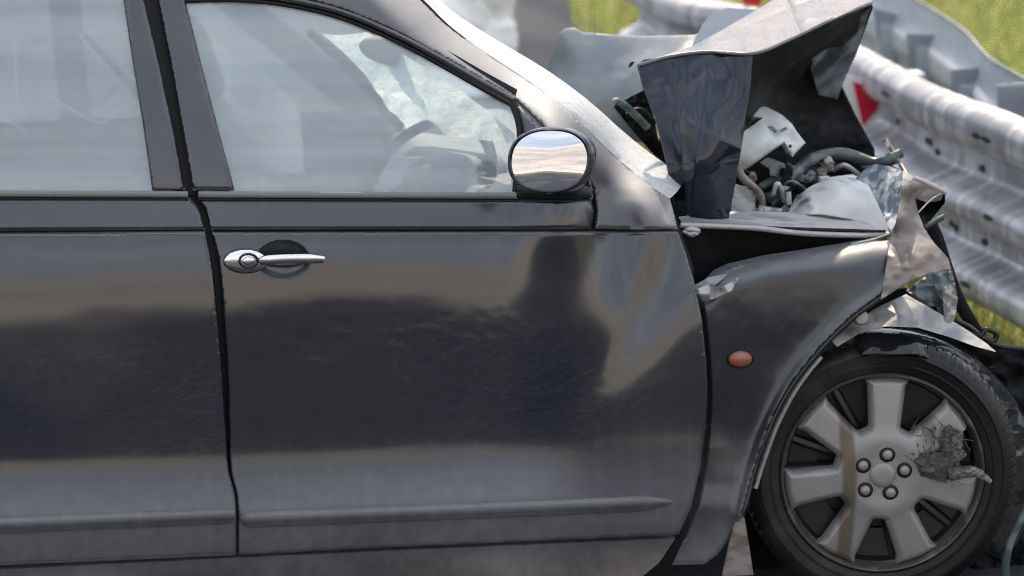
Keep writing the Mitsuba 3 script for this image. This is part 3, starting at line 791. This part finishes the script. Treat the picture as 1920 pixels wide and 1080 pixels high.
def seat(x, y):
    s = obj('seat', box((x, y, .38), (x + .5, y + .5, .55), .06), 'cloth', CAR)
    vb, fb = box((-.07, y + .01, 0), (.07, y + .49, .62), .06)
    R = trimesh.transformations.rotation_matrix(-.30, [0, 1, 0])
    obj('backrest', (trimesh.transform_points(vb, R) + [x, 0, .50], fb), 'cloth', s)
    vb, fb = box((-.05, y + .11, .66), (.05, y + .39, .86), .045)
    obj('headrest', (trimesh.transform_points(vb, R) + [x, 0, .50], fb), 'cloth', s)
seat(-.45, .20); seat(-.45, .85); seat(-1.30, .20); seat(-1.30, .85)
# steering wheel
sc = np.array(P(800, 350, .50))
sn = np.array([-.62, -.50, .60]); a1, a2, sn = frame(sn)
th = np.linspace(0, 2 * np.pi, 49)
SWL = obj('steering_wheel', tube(sc + .185 * (np.cos(th)[:, None] * a1 + np.sin(th)[:, None] * a2), .014, 10, 0, caps=False), 'black', CAR)
obj('hub', blob(sc, (.06, .05, .06)), 'trim_grey', SWL, smooth=True)
for a in (.3, 2.8, 4.7):
    obj('spoke', tube([sc, sc + .09 * (math.cos(a) * a1 + math.sin(a) * a2), sc + .185 * (math.cos(a) * a1 + math.sin(a) * a2)], .013, 8), 'trim_grey', SWL)
# interior mirror
ic = np.array(P(728, 96, .72))
obj('interior_mirror', blob(ic, (.075, .03, .035), (0, 1, 0), .25), 'trim_grey', CAR, smooth=True)
obj('mirror_stalk', tube([ic + [.03, 0, .0], ic + [.06, .02, .01], ic + [.09, .03, .05]], .009, 8), 'trim_grey', CAR)
# pale sheet in the front window, deflated airbag at the steering wheel
obj('airbag', sheet([(330, 40), (372, 78), (430, 96), (480, 130), (560, 200), (566, 260), (571, 324), (430, 324), (330, 300)], lambda x, y: 1.30 + .01 * np.sin(x / 22) + .0 * y, 10, thick=.01), 'airbag', CAR, label='pale sheet hanging behind the front window')
obj('airbag', sheet([(738, 290), (762, 296), (792, 294), (775, 312), (752, 345), (700, 372), (716, 330)], lambda x, y: .42 + .01 * np.sin(x / 11), 5, crumple=.01, size=20, thick=.004), 'airbag', CAR, label='crumpled white airbag at the steering wheel')
# belt in the rear
obj('seat_belt', tube(P(np.array([130., 180, 235, 300]), np.array([45., 90, 150, 225]), np.full(4, .42)), .009, 8, flat=.2), 'trim_grey', CAR)
for pts in ([(40, 232), (30, 150), (28, 60)], [(150, 66), (190, 112), (232, 158)], [(158, 38), (178, 60), (196, 74)], [(202, 40), (228, 70), (238, 100)], [(90, 178), (150, 215), (190, 231), (222, 205)], [(-10, 222), (25, 232), (48, 248)]):
    a = np.array(pts, float)
    obj('glare_mark', tube(P(a[:, 0], a[:, 1], np.full(len(a), .30)), .0020, 8), 'airbag', CAR)  # pale tubes added for glare streaks and scratches on the rear window
obj('grab_handle', tube(P(np.array([128., 180, 220]), np.array([172., 194, 160]), np.full(3, .35)), .006, 8), 'trim_grey', CAR)

# ------------------------------------------------------------------ front wing (near side)
arch = [(1690, 515), (1660, 548), (1600, 592), (1545, 645), (1490, 712), (1452, 780), (1425, 850), (1405, 915), (1392, 965)]
wing_o = [(1312, 548), (1346, 512), (1372, 500), (1440, 484), (1510, 474), (1600, 459), (1668, 447)] + arch + [(1372, 1005), (1345, 1040), (1320, 1058), (1232, 1060), (1284, 1006), (1304, 952), (1319, 880), (1328, 810), (1331, 740), (1329, 680), (1321, 600)]
at_ = cKDTree(resample(smooth_line(np.array(arch, float), 8), 4, False))
tp = cKDTree(resample(np.array([(1312, 548), (1346, 512), (1440, 484), (1510, 474), (1600, 459), (1668, 447)], float), 4, False))


def wing(x, y):
    base = PchipInterpolator([440, 480, 510, 540, 570, 620, 700, 800, 900, 960, 1060], [.050, .034, .020, .0135, .0105, .0085, .008, .012, .012, -.002, .006])(np.clip(y, 440, 1060))
    da = at_.query(np.stack([x, y], 1))[0]
    dt = tp.query(np.stack([x, y], 1))[0]
    lip = -.020 * np.exp(-(da / 14) ** 2) - .008 * np.exp(-(da / 28) ** 2)
    top = .045 * np.clip(1 - dt / 42, 0, 1) ** 2.2
    return base + lip + top + .005 * np.clip((1345 - x) / 60, 0, 1) + .006 * G(x, y, 1370, 800, 30, 60) - .012 * G(x, y, 1350, 900, 25, 60) + .004 * (meshkit.fbm(np.stack([x / 60, y / 60, 0 * x], 1), 3, 3) - .5)


FW = obj('front_wing', sheet(wing_o, wing, 4.5, edge=.006, edge_px=6, wall=.035), 'paint_dull', CAR)
obj('indicator', blob(P(1388, 673, wing(np.array([1388.]), np.array([673.]))[0] - .002), (.029, .014, .0195), (0, 1, 0), .05), 'orange', FW, smooth=True, label='orange oval side indicator')
al = smooth_line(np.array(arch[1:], float), 8)
iw = float(wing(np.array([1388.]), np.array([673.]))[0])
th = np.linspace(0, 2 * np.pi, 30)
obj('lamp_bezel', tube(P(1388 + 24.5 * np.cos(th), 673 + 16.5 * np.sin(th), iw - .001), .0022, 8, 0), 'black', FW)
obj('arch_trim', tube(P(al[:, 0] + 1, al[:, 1] + 3, wing(al[:, 0], al[:, 1]) + .006), .006, 10, 0), 'black_gloss', FW)
obj('arch_trim', tube(P(al[18:48, 0] + 9, al[18:48, 1] + 8, wing(al[18:48, 0], al[18:48, 1]) + .04), .006, 10, 0), 'bare_metal', FW)
obj('torn_edge', sheet([(1306, 543), (1330, 532), (1352, 540), (1385, 520), (1372, 545), (1340, 560), (1318, 565)], lambda x, y: -.004 + .012 * np.sin(x / 8) * np.cos(y / 7), 3, crumple=.008, size=12, thick=.002), 'bare_metal', FW)
obj('torn_edge', sheet([(1285, 545), (1330, 520), (1368, 512), (1340, 535), (1310, 552)], lambda x, y: .03 + 0 * x, 4, crumple=.008, size=20, thick=.002), 'paint_sky_sheen', FW)
obj('mud_flap', sheet([(1384, 958), (1394, 960), (1404, 1020), (1413, 1078), (1355, 1080), (1368, 1020)], lambda x, y: -.01 + .0003 * (x - 1390), 4, thick=.008), 'scorched', CAR)
# dark sheet standing in for the shade inside the wing
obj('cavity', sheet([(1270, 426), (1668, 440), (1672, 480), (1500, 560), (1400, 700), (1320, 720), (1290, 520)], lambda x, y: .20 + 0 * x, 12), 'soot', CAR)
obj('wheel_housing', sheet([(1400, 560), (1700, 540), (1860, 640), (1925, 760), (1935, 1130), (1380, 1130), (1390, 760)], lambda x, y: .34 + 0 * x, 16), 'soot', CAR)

# inner rail, tan top and grey lip
obj('inner_rail', sheet([(1272, 407), (1330, 398), (1400, 396), (1500, 398), (1590, 408), (1668, 436), (1500, 430), (1280, 420)], curve([(1272, 407, .22), (1400, 395, .32), (1500, 397, .33), (1590, 408, .30), (1668, 437, .14), (1500, 431, .13), (1280, 421, .13), (1450, 412, .22)]), 5, crumple=.004, size=30), 'rail_top', CAR, smooth=True)
obj('rail_lip', tube(P(np.array([1276., 1340, 1420, 1500, 1600, 1668]), np.array([422., 424, 428, 437, 441, 441]), np.full(6, .125)), .007, 10), 'bare_metal', CAR)
obj('rail_lip', tube(P(np.array([1420., 1500, 1600, 1660]), np.array([426., 429, 432, 434]), np.full(4, .128)), .004, 8), 'black', CAR)
obj('clip', blob(P(1297, 434, .11), (.02, .012, .012), rough=.5, sub=3, seed=4), 'bare_metal', CAR)
obj('brace', tube(P(np.array([1595., 1640, 1668]), np.array([460., 450, 440]), np.array([.10, .10, .10])), .006, 8), 'hose', CAR)

# ------------------------------------------------------------------ bonnet, buckled
hs = [(1195, 122), (1208, 112), (1260, 106), (1330, 98), (1412, 100), (1408, 160), (1396, 240), (1382, 330), (1366, 412), (1335, 412), (1300, 411), (1264, 385), (1256, 340), (1246, 290), (1228, 220), (1206, 165)]
HB = obj('bonnet', sheet(hs, curve([(1195, 122, .33), (1260, 106, .30), (1330, 98, .29), (1412, 100, .24), (1220, 180, .285), (1290, 190, .225), (1330, 200, .195), (1395, 180, .222), (1246, 290, .21), (1300, 320, .135), (1330, 330, .145), (1388, 260, .20), (1372, 380, .235), (1264, 385, .25), (1310, 408, .215), (1350, 410, .21), (1250, 340, .215), (1348, 270, .155)], lambda x, y: (-.016 * np.exp(-np.abs(x - 1328 + .11 * (y - 100)) / 13) + .012 * np.exp(-np.abs(x - 1262 - .10 * (y - 120)) / 16) - .010 * np.exp(-np.abs(y - 235 - .5 * (x - 1300)) / 20)) * np.clip((y - 112) / 40, 0, 1)), 3.5, crumple=.004, size=120, seed=2, thick=.004), 'paint_clean', CAR, smooth=60, label='buckled dark bonnet edge folded upright')
obj('top_skin', sheet([(1195, 120), (1300, 86), (1345, 62), (1400, 30), (1450, 0), (1490, -40), (1660, -40), (1634, 4), (1560, 36), (1480, 74), (1412, 100), (1330, 97), (1260, 105)],
    curve([(1195, 120, .335), (1300, 86, .52), (1400, 30, .74), (1450, 0, .85), (1490, -40, .98), (1412, 100, .245), (1480, 74, .34), (1560, 36, .46), (1634, 4, .58), (1660, -40, .75), (1330, 97, .30), (1450, 45, .57), (1530, 10, .66)], lambda x, y: .03 * np.exp(-np.abs(y - 92 + .42 * (x - 1300)) / 9) - .025 * np.exp(-np.abs(y - 40 + .15 * (x - 1480)) / 12) + .02 * np.exp(-np.abs(x - 1475 - .4 * y) / 9)), 3.5, crumple=.015, size=34, seed=5, thick=.003), 'paint_lit', HB, smooth=60, label='pale sunlit top of the buckled bonnet')
obj('underside', sheet([(1412, 103), (1480, 77), (1560, 39), (1634, 6), (1637, 14), (1606, 100), (1578, 160), (1604, 215), (1640, 280), (1640, 296), (1560, 330), (1470, 345), (1380, 360), (1384, 330), (1398, 240)],
    curve([(1412, 103, .25), (1480, 77, .345), (1560, 39, .465), (1634, 6, .585), (1606, 100, .80), (1578, 160, .92), (1640, 280, .95), (1560, 330, .95), (1380, 360, .75), (1398, 240, .50), (1480, 180, .78), (1540, 110, .72)]), 6, crumple=.012, size=40, seed=7, thick=.003), 'soot', HB, smooth=True, label='soot-black underside of the bonnet')
obj('bonnet_liner', sheet([(1528, 80), (1580, 52), (1632, 14), (1606, 98), (1580, 158), (1570, 186), (1535, 178), (1520, 130)], curve([(1528, 80, .60), (1632, 14, .58), (1606, 98, .78), (1570, 186, .89), (1520, 130, .70)]), 5, crumple=.006, size=30, seed=8, thick=.003), 'liner', HB, smooth=True)
rdg = smooth_line(np.array([(1197, 122, .325), (1260, 105, .298), (1330, 97, .288), (1412, 100, .238), (1480, 74, .335), (1560, 36, .455), (1634, 5, .575)]), 10)
obj('folded_edge', tube(P(rdg[:, 0], rdg[:, 1], rdg[:, 2]), .0045, 8, 0), 'paint_lit', HB, smooth=True)
obj('far_skin', sheet([(1020, 130), (1036, 100), (1050, 62), (1062, 54), (1078, 52), (1092, 60), (1130, 64), (1200, 68), (1300, 66), (1340, 55), (1345, 90), (1300, 110), (1215, 135), (1225, 200), (1230, 270), (1150, 260), (1060, 190)],
    curve([(1020, 130, 1.05), (1050, 62, .98), (1078, 52, .99), (1130, 64, .95), (1300, 66, .95), (1345, 90, .85), (1225, 200, .80), (1230, 270, .85), (1060, 190, .92), (1120, 130, .90), (1200, 130, .86)]), 6, crumple=.010, size=60, seed=9, thick=.004), 'paint_sky_sheen', HB, smooth=60, label='grey far part of the bonnet with sky reflection in its colour')
obj('fold', sheet([(1298, 86), (1318, 45), (1335, 25), (1365, 15), (1420, 18), (1460, -5), (1400, 40), (1345, 66)], curve([(1298, 86, .56), (1335, 25, .90), (1420, 18, .90), (1345, 66, .66), (1400, 40, .78)]), 5, crumple=.012, size=22, seed=11, thick=.003), 'paint_clean', HB, smooth=60)
obj('torn_hole', sheet([(1178, 124), (1183, 116), (1190, 115), (1187, 121), (1181, 127)], lambda x, y: .845 + 0 * x, 2), 'black', HB)
obj('gap_sheet', sheet([(1150, 200), (1185, 180), (1215, 165), (1240, 290), (1235, 300), (1190, 250)], lambda x, y: .62 + 0 * x, 8, crumple=.02, size=20), 'soot', CAR)  # dark sheet painted in for the shaded gap beside the bonnet
obj('wiper_arm', tube(P(np.array([1150., 1160, 1180, 1215]), np.array([192., 190, 205, 240]), np.full(4, .55)), .010, 8), 'hose', CAR)
obj('wiper_arm', tube(P(np.array([1175., 1200, 1230]), np.array([215., 205, 230]), np.full(3, .57)), .006, 8), 'black', CAR)
# engine bay back
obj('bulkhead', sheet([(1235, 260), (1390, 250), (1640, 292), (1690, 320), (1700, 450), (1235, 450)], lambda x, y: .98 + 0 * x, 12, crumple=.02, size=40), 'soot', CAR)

# headlamp
HL = obj('headlamp', sheet([(1383, 328), (1388, 206), (1412, 198), (1440, 202), (1466, 215), (1486, 233), (1494, 246), (1511, 268), (1486, 294), (1470, 268), (1436, 292), (1405, 314)],
    curve([(1383, 328, .48), (1388, 206, .56), (1440, 202, .57), (1494, 246, .55), (1511, 268, .52), (1486, 294, .50), (1430, 235, .485), (1390, 250, .48), (1440, 272, .445), (1395, 300, .44), (1480, 262, .51)]), 3.5, edge=.008, edge_px=6, thick=.05), 'pale_plastic', CAR, label='white broken headlamp unit', smooth=50)
obj('crease', tube(P(np.array([1388., 1430, 1475]), np.array([286., 264, 240]), np.array([.485, .478, .49])), .004, 8), 'bluegrey', HL)
obj('socket', blob(P(1447, 243, .488), (.014, .006, .007), (0, 1, 0), .3, .5, 9, 3, 6), 'hose', HL)
for k in range(13):
    obj('lens_rib', tube(P(np.array([1390. + k * 3.2, 1386 + k * 2.2]), np.array([215. + .5 * k, 252 - k * 1.6]), np.array([.515 - .0005 * k, .482 - .0002 * k])), .0016, 6, 0), 'steel_dark', HL)
obj('screw', blob(P(1482, 274, .497), (.004, .003, .004), sub=2), 'black', HL)
obj('bracket', sheet([(1425, 305), (1440, 295), (1470, 306), (1480, 330), (1460, 326), (1445, 318)], lambda x, y: .58 + .002 * (y - 300), 4, crumple=.006, size=16, thick=.004), 'pale_plastic', CAR)
obj('bracket', sheet([(1374, 345), (1400, 350), (1425, 385), (1420, 396), (1372, 398)], lambda x, y: .42 + 0 * x, 4, crumple=.01, size=18, thick=.004), 'pale_plastic', CAR)
obj('bracket', sheet([(1424, 385), (1470, 392), (1460, 402), (1420, 402)], lambda x, y: .36 + 0 * x, 4, crumple=.01, size=18, thick=.004), 'bare_metal', CAR)
# hoses and wires
for pts, r, mt in (
    ([(1378, 308, .40), (1395, 335, .40), (1420, 358, .41), (1428, 375, .42), (1428, 400, .42)], .010, 'scorched'),
    ([(1470, 345, .60), (1520, 300, .70), (1580, 288, .72), (1640, 306, .68), (1680, 296, .64)], .016, 'hose'),
    ([(1485, 330, .66), (1540, 318, .7), (1600, 322, .7), (1640, 320, .6)], .014, 'soot'),
    ([(1425, 352, .5), (1450, 338, .5), (1470, 346, .5), (1455, 362, .5), (1425, 372, .5)], .010, 'hose'),
    ([(1440, 372, .48), (1475, 352, .5), (1505, 340, .52), (1530, 330, .54)], .012, 'hose'),
    ([(1450, 392, .46), (1480, 370, .48), (1510, 345, .5)], .008, 'soot'),
    ([(1640, 308, .6), (1670, 296, .58), (1690, 286, .58)], .013, 'hose'),
    ([(1660, 262, .62), (1672, 280, .6), (1690, 310, .55), (1702, 330, .5)], .006, 'scorched'),
    ([(1478, 360, .44), (1480, 385, .43)], .007, 'pale_plastic'),
    ([(1470, 320, .6), (1484, 345, .52)], .006, 'hose'),
    ([(1530, 345, .5), (1600, 340, .45), (1655, 345, .42)], .004, 'soot'),
):
    a = np.array(pts, float)
    obj('hose', tube(P(a[:, 0], a[:, 1], a[:, 2]), r, 12), mt, CAR, smooth=True)
for x, y, d, rx, rz, mt, s in ((1470, 350, .47, .012, .012, 'pale_plastic', 1), (1490, 344, .49, .011, .009, 'hose', 2), (1505, 336, .5, .013, .011, 'hose', 3), (1520, 330, .51, .012, .014, 'bluegrey', 4), (1548, 312, .53, .020, .018, 'liner', 5), (1553, 302, .52, .011, .012, 'bare_metal', 6), (1540, 322, .52, .014, .012, 'scorched', 7), (1663, 270, .6, .006, .012, 'pale_plastic', 8), (1500, 352, .47, .013, .008, 'soot', 9)):
    obj('connector', blob(P(x, y, d), (rx, rx * .8, rz), rough=.5, sub=3, seed=s, freq=9), mt, CAR)
cl = np.random.default_rng(21)
for k in range(26):
    x, y = cl.uniform(1400, 1610), cl.uniform(318, 398)
    if y < 300 + .25 * abs(x - 1500): continue
    d, kind = cl.uniform(.42, .72), k % 4
    mt = ['hose', 'soot', 'pale_plastic', 'bare_metal', 'liner', 'black', 'scorched'][int(cl.integers(7))]
    if kind < 2:
        a = cl.uniform(0, 6.28)
        q = np.array([[x, y], [x + 22 * math.cos(a), y - 12 + 8 * math.sin(a)], [x + 45 * math.cos(a), y + 10 * math.sin(a)], [x + 60 * math.cos(a), y + 16]])
        obj('wire', tube(P(q[:, 0], q[:, 1], d + np.array([0, -.02, 0, .04])), cl.uniform(.003, .008), 8), mt, CAR, smooth=True)
    elif kind == 2:
        q = np.array([[-13, -8], [6, -12], [15, 3], [4, 12], [-10, 8]]) * cl.uniform(.6, 1.4, (5, 2)) + [x, y]
        obj('fragment', sheet(q, lambda u, v: d + .001 * (u - x) + 0 * v, 3, crumple=.008, size=10, seed=k, thick=.003), mt, CAR)
    else:
        obj('connector', box(P(x, y, d) - [.014, .01, .01], P(x, y, d) + [.014, .01, .012], .004), mt, CAR)
# strut tower, pale
obj('strut_tower', sheet([(1476, 402), (1492, 372), (1520, 350), (1560, 332), (1600, 327), (1632, 345), (1655, 390), (1668, 436), (1600, 412), (1540, 402)],
    curve([(1476, 402, .36), (1520, 350, .42), (1600, 327, .46), (1655, 390, .36), (1668, 436, .26), (1600, 412, .27), (1540, 402, .28), (1570, 370, .30), (1520, 385, .31), (1625, 385, .30)]), 5, crumple=.006, size=30, seed=3, thick=.004), 'tower', CAR, smooth=True, label='pale crushed strut tower')
# crushed nose of the wing
NO = obj('crushed_panel', sheet([(1604, 336), (1622, 318), (1642, 308), (1668, 312), (1696, 322), (1702, 352), (1690, 400), (1676, 446), (1664, 420), (1648, 385), (1630, 348)],
    curve([(1604, 336, .34), (1642, 308, .36), (1696, 322, .22), (1702, 352, .16), (1676, 446, .08), (1648, 385, .26), (1668, 360, .24), (1664, 420, .17)]), 4, crumple=.016, size=22, seed=13, thick=.004), 'bluegrey', CAR, smooth=60)
obj('crushed_nose', sheet([(1694, 320), (1712, 330), (1740, 340), (1772, 356), (1764, 376), (1738, 380), (1716, 372), (1722, 400), (1734, 430), (1752, 456), (1778, 484), (1784, 506), (1742, 514), (1712, 526), (1690, 538), (1652, 562), (1662, 500), (1668, 448), (1680, 420), (1690, 370)],
    curve([(1694, 320, .20), (1772, 356, .16), (1716, 372, .18), (1700, 350, .10), (1690, 400, .06), (1722, 400, .12), (1734, 430, .08), (1668, 448, .06), (1652, 562, -.03), (1690, 500, -.02), (1730, 480, -.01), (1784, 506, .03), (1742, 514, -.02), (1700, 535, -.03)]), 4, crumple=.010, size=32, seed=17, thick=.004), 'scorched', CAR, smooth=60, label='brownish crushed nose of the wing')
obj('nose_hollow', sheet([(1706, 338), (1772, 358), (1772, 380), (1748, 410), (1745, 432), (1730, 432), (1716, 396)], curve([(1706, 338, .24), (1772, 358, .22), (1745, 432, .20), (1716, 396, .22), (1735, 385, .30)]), 4, crumple=.008, size=18, thick=.004), 'soot', CAR, smooth=True)
obj('splinter', tube(P(np.array([1712., 1745, 1774]), np.array([332., 346, 362]), np.array([.15, .14, .14])), .006, 8), 'bare_metal', CAR)
obj('splinter', tube(P(np.array([1735., 1755, 1770]), np.array([425., 412, 404]), np.array([.12, .12, .12])), .005, 8), 'hose', CAR)
obj('splinter', tube(P(np.array([1728., 1750, 1768]), np.array([435., 420, 410]), np.array([.13, .13, .14])), .004, 8), 'steel_dark', CAR)
obj('splinter', tube(P(np.array([1720., 1745, 1765]), np.array([400., 375, 362]), np.array([.13, .13, .14])), .0018, 6), 'pale_plastic', CAR)
# wheel liner and what hangs below the nose
obj('wheel_liner', sheet([(1560, 640), (1600, 604), (1650, 575), (1700, 552), (1740, 575), (1800, 610), (1850, 644), (1868, 660), (1830, 650), (1780, 632), (1720, 614), (1660, 612), (1610, 626), (1570, 650)],
    curve([(1560, 640, .02), (1650, 575, .08), (1700, 552, .12), (1800, 610, .12), (1868, 660, .10), (1720, 614, .02), (1610, 626, .01), (1690, 585, .03)]), 4, crumple=.008, size=26, seed=19, thick=.004), 'rail_top', CAR, smooth=60)
obj('bolt', lathe([(0, .012), (.014, .012), (.018, .006), (.018, -.01)], P(1614, 596, .0), -FWD, 24), 'scorched', CAR)
obj('bracket', sheet([(1700, 545), (1745, 512), (1786, 508), (1792, 545), (1784, 590), (1770, 605), (1730, 575)], lambda x, y: .16 + 0 * x, 4, crumple=.03, size=22, seed=21, thick=.004), 'liner', CAR)
obj('bracket', sheet([(1768, 540), (1790, 530), (1796, 560), (1790, 600), (1772, 612), (1770, 580)], lambda x, y: .10 + 0 * x, 4, crumple=.02, size=16, seed=23, thick=.004), 'bare_metal', CAR)
obj('strap', tube(P(np.array([1745., 1758, 1774, 1796, 1830, 1850]), np.array([420., 450, 500, 560, 620, 650]), np.full(6, .20)), .016, 10, flat=.3), 'black', CAR)
for pts in ([(1810, 620), (1840, 632), (1862, 640), (1868, 626), (1850, 618), (1838, 630)], [(1850, 640), (1880, 650), (1925, 655)], [(1790, 600), (1820, 615), (1850, 640)]):
    a = np.array(pts, float)
    obj('cable', tube(P(a[:, 0], a[:, 1], np.full(len(a), .16)), .007, 8), 'black_gloss', CAR, smooth=True)
obj('bumper_remains', sheet([(1800, 640), (1850, 648), (1930, 652), (1960, 660), (1960, 1140), (1800, 1140)], lambda x, y: .24 + 0 * x, 8, crumple=.05, size=40, seed=25), 'soot', CAR, smooth=True)  # dark sheet for the torn bumper and the shadow around it
th_ = np.radians(np.linspace(100, -38, 40))
al_o = [(1654 + 292 * math.cos(t), 887 - 268 * math.sin(t)) for t in th_]
al_i = [(1654 + (216 + 10 * math.sin(9 * t)) * math.cos(t), 887 - (226 + 8 * math.sin(7 * t)) * math.sin(t)) for t in th_[::-1]]
obj('arch_liner', sheet(al_o + al_i, lambda x, y: -.035 + .10 * np.clip((np.hypot(x - 1654, y - 887) - 222) / 60, 0, 1) + .03 * np.clip((x - 1654) / 240, 0, 1), 5, edge=.01, edge_px=12, wall=.02, crumple=.014, size=45, seed=41), 'black_gloss', CAR, smooth=60, label='torn shiny black arch liner lapping over the tyre')
obj('torn_pipe', tube(P(np.array([1940., 1915, 1896, 1886, 1884]), np.array([930., 970, 1010, 1050, 1100]), np.full(5, .02)), .011, 10), 'hose', CAR)

# ------------------------------------------------------------------ front wheel
WN = np.array([-math.sin(math.radians(11)), -math.cos(math.radians(11)), .03]); WN /= np.linalg.norm(WN)
WC = np.array(P(1654, 887, .02))
SC = 1 / 797.0
TY = 266 * SC
WH = None
prof = [(.186 * TY / .257, -.02)]
R = TY
prof = [(R * .725, -.02), (R * .73, -.004), (R * .75, .004), (R * .795, .008), (R * .80, .0115), (R * .81, .0115), (R * .815, .010), (R * .865, .012), (R * .87, .0145), (R * .88, .0145), (R * .885, .012), (R * .92, .008), (R * .955, -.002), (R * .978, -.014), (R * .990, -.028), (R * .995, -.045), (R * 1.0, -.06), (R * .984, -.063), (R * .984, -.069), (R * 1.0, -.072), (R * 1.0, -.10), (R * .984, -.103), (R * .984, -.11), (R * 1.0, -.113), (R, -.15), (R * .985, -.18), (R * .93, -.205), (R * .8, -.215), (R * .7, -.19)]
tv, tf = lathe(prof, WC, WN, 480)
e1w, e2w, WN = frame(WN)
loc = tv - WC
rad = np.hypot(loc @ e1w, loc @ e2w); ang = np.arctan2(loc @ e2w, loc @ e1w); ax = loc @ WN
gro = (np.abs(((ang + .25 * ax / .1) / (2 * np.pi) * 80) % 1 - .5) < .09) & (rad > R * .95)
tv = tv - ((.0035 * gro) / np.maximum(rad, .01))[:, None] * (loc - ax[:, None] * WN)
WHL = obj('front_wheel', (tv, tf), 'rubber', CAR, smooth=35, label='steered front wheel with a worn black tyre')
RR = 196 * SC
obj('rim', lathe([(RR * .93, -.03), (RR * .955, -.02), (RR * .965, .004), (RR * .985, .009), (RR * 1.005, .005), (RR * 1.01, -.01), (RR * 1.01, -.05)], WC, WN, 120), 'rim_grey', WHL, smooth=50)
obj('rim_well', lathe([(RR * .62, -.055), (RR * .90, -.050), (RR * .935, -.03)], WC, WN, 96), 'steel_dark', WHL, smooth=50)
obj('brake_disc', lathe([(0, -.07), (RR * .62, -.07), (RR * .64, -.075), (RR * .64, -.09)], WC, WN, 64), 'steel_dark', WHL)
obj('inner_barrel', lathe([(RR * 1.0, -.03), (RR * .92, -.10), (RR * .90, -.18), (0, -.18)], WC, WN, 64), 'soot', WHL, smooth=50)
for k in range(9):
    a = k * .7
    obj('inner_spoke', tube([WC + RR * .35 * (math.cos(a) * e1w + math.sin(a) * e2w) - WN * .06, WC + RR * .62 * (math.cos(a) * e1w + math.sin(a) * e2w) - WN * .052, WC + RR * .93 * (math.cos(a) * e1w + math.sin(a) * e2w) - WN * .055], .014, 8, 3), 'steel_dark', WHL)
# wheel cover: a disc with seven openings; local x to the right of the picture, y up
ex = e1w if e1w @ RIGHT > 0 else -e1w
ey = np.cross(WN, ex); ey = ey if ey[2] > 0 else -ey
disc = Point(0, 0).buffer(RR * .955, 64)
star = disc
for k in range(7):
    a = 88 + (k + .5) * 360 / 7
    tr = Polygon([(RR * .505, -RR * .036), (RR * .505, RR * .036), (RR * .86, RR * .172), (RR * 1.2, RR * .178), (RR * 1.2, -RR * .178), (RR * .86, -RR * .172)]).buffer(RR * .035, 8)
    star = star.difference(affinity.rotate(tr, a, (0, 0)))
ol = resample(np.array(star.exterior.coords)[:-1], .003)
hk = cKDTree(ol)
cv, cf, cd = tri2d(ol, (), .0042)
rr = np.hypot(cv[:, 0], cv[:, 1]) / RR
hgt = .016 - .018 * rr ** 2 + .004 * np.exp(-((rr - .34) / .1) ** 2)
dh = hk.query(cv)[0]
hgt = hgt - .014 * np.clip(1 - dh / .014, 0, 1) ** 1.5
# its bitten-off part on the right
bite = Polygon([(RR * .62, RR * .30), (RR * .70, RR * .12), (RR * .62, RR * .02), (RR * .9, RR * -.02), (RR * 1.1, 0), (RR * 1.0, RR * .75), (RR * .70, RR * .72), (RR * .82, RR * .45)])
cen = cv[cf].mean(1)
cf = cf[~shapely.contains_xy(bite, cen[:, 0], cen[:, 1])]
cw = WC + cv[:, :1] * ex + cv[:, 1:] * ey + hgt[:, None] * WN
WCV = obj('wheel_cover', skirt(cw, cf, -WN * .022), 'cover_silver', WHL, smooth=35, label='broken silver seven-spoke wheel cover')
def cap(px, py, r, h, name, mt):
    c = WC + ((px - 1654) * SC) * ex + ((887 - py) * SC) * ey
    rc = math.hypot(px - 1654, py - 887) * SC / RR
    base = .016 - .018 * rc ** 2 + .004 * math.exp(-((rc - .34) / .1) ** 2)
    obj(name, lathe([(0, h), (r * .55, h * .96), (r * .85, h * .75), (r, h * .2), (r * 1.02, -.004)], c + WN * base, WN, 32), mt, WHL, smooth=60)
cap(1653, 887, 25 * SC, .007, 'centre_cap', 'cover_silver')
for px, py in ((1661, 847), (1695, 878), (1669, 922), (1620, 917), (1615, 868)):
    cap(px, py, 15.5 * SC, .003, 'nut_recess', 'black')
    cap(px, py, 10 * SC, .009, 'wheel_nut', 'cover_silver')

# torn insulation caught on the wheel cover
fr_ = np.random.default_rng(5)
DB = WC + .118 * ex + .055 * ey + WN * .012
obj('torn_insulation', join(blob(WC + .125 * ex + .02 * ey + WN * .018, (.050, .016, .030), (0, 1, 0), .3, .6, 9, 5, 3), blob(WC + .165 * ex + .065 * ey + WN * .010, (.026, .016, .050), (0, 1, 0), -.2, .6, 9, 5, 5),
    tube([WC + .16 * ex - .0 * ey + WN * .02, WC + .215 * ex + .012 * ey + WN * .035, WC + .255 * ex - .012 * ey + WN * .04], [.016, .013, .006], 10), *[tube([q0, q0 + fr_.normal(size=3) * .012 - WN * 0, q0 + fr_.normal(size=3) * .022 + WN * .006], [.0012, .0011, .0006], 5, 3) for q0 in [DB + fr_.uniform(-.05, .07) * ex + fr_.uniform(-.06, .06) * ey for _ in range(55)]]), 'fluff', smooth=60,
    label='grey torn lump of fibrous insulation caught on the right of the wheel cover', category='debris')
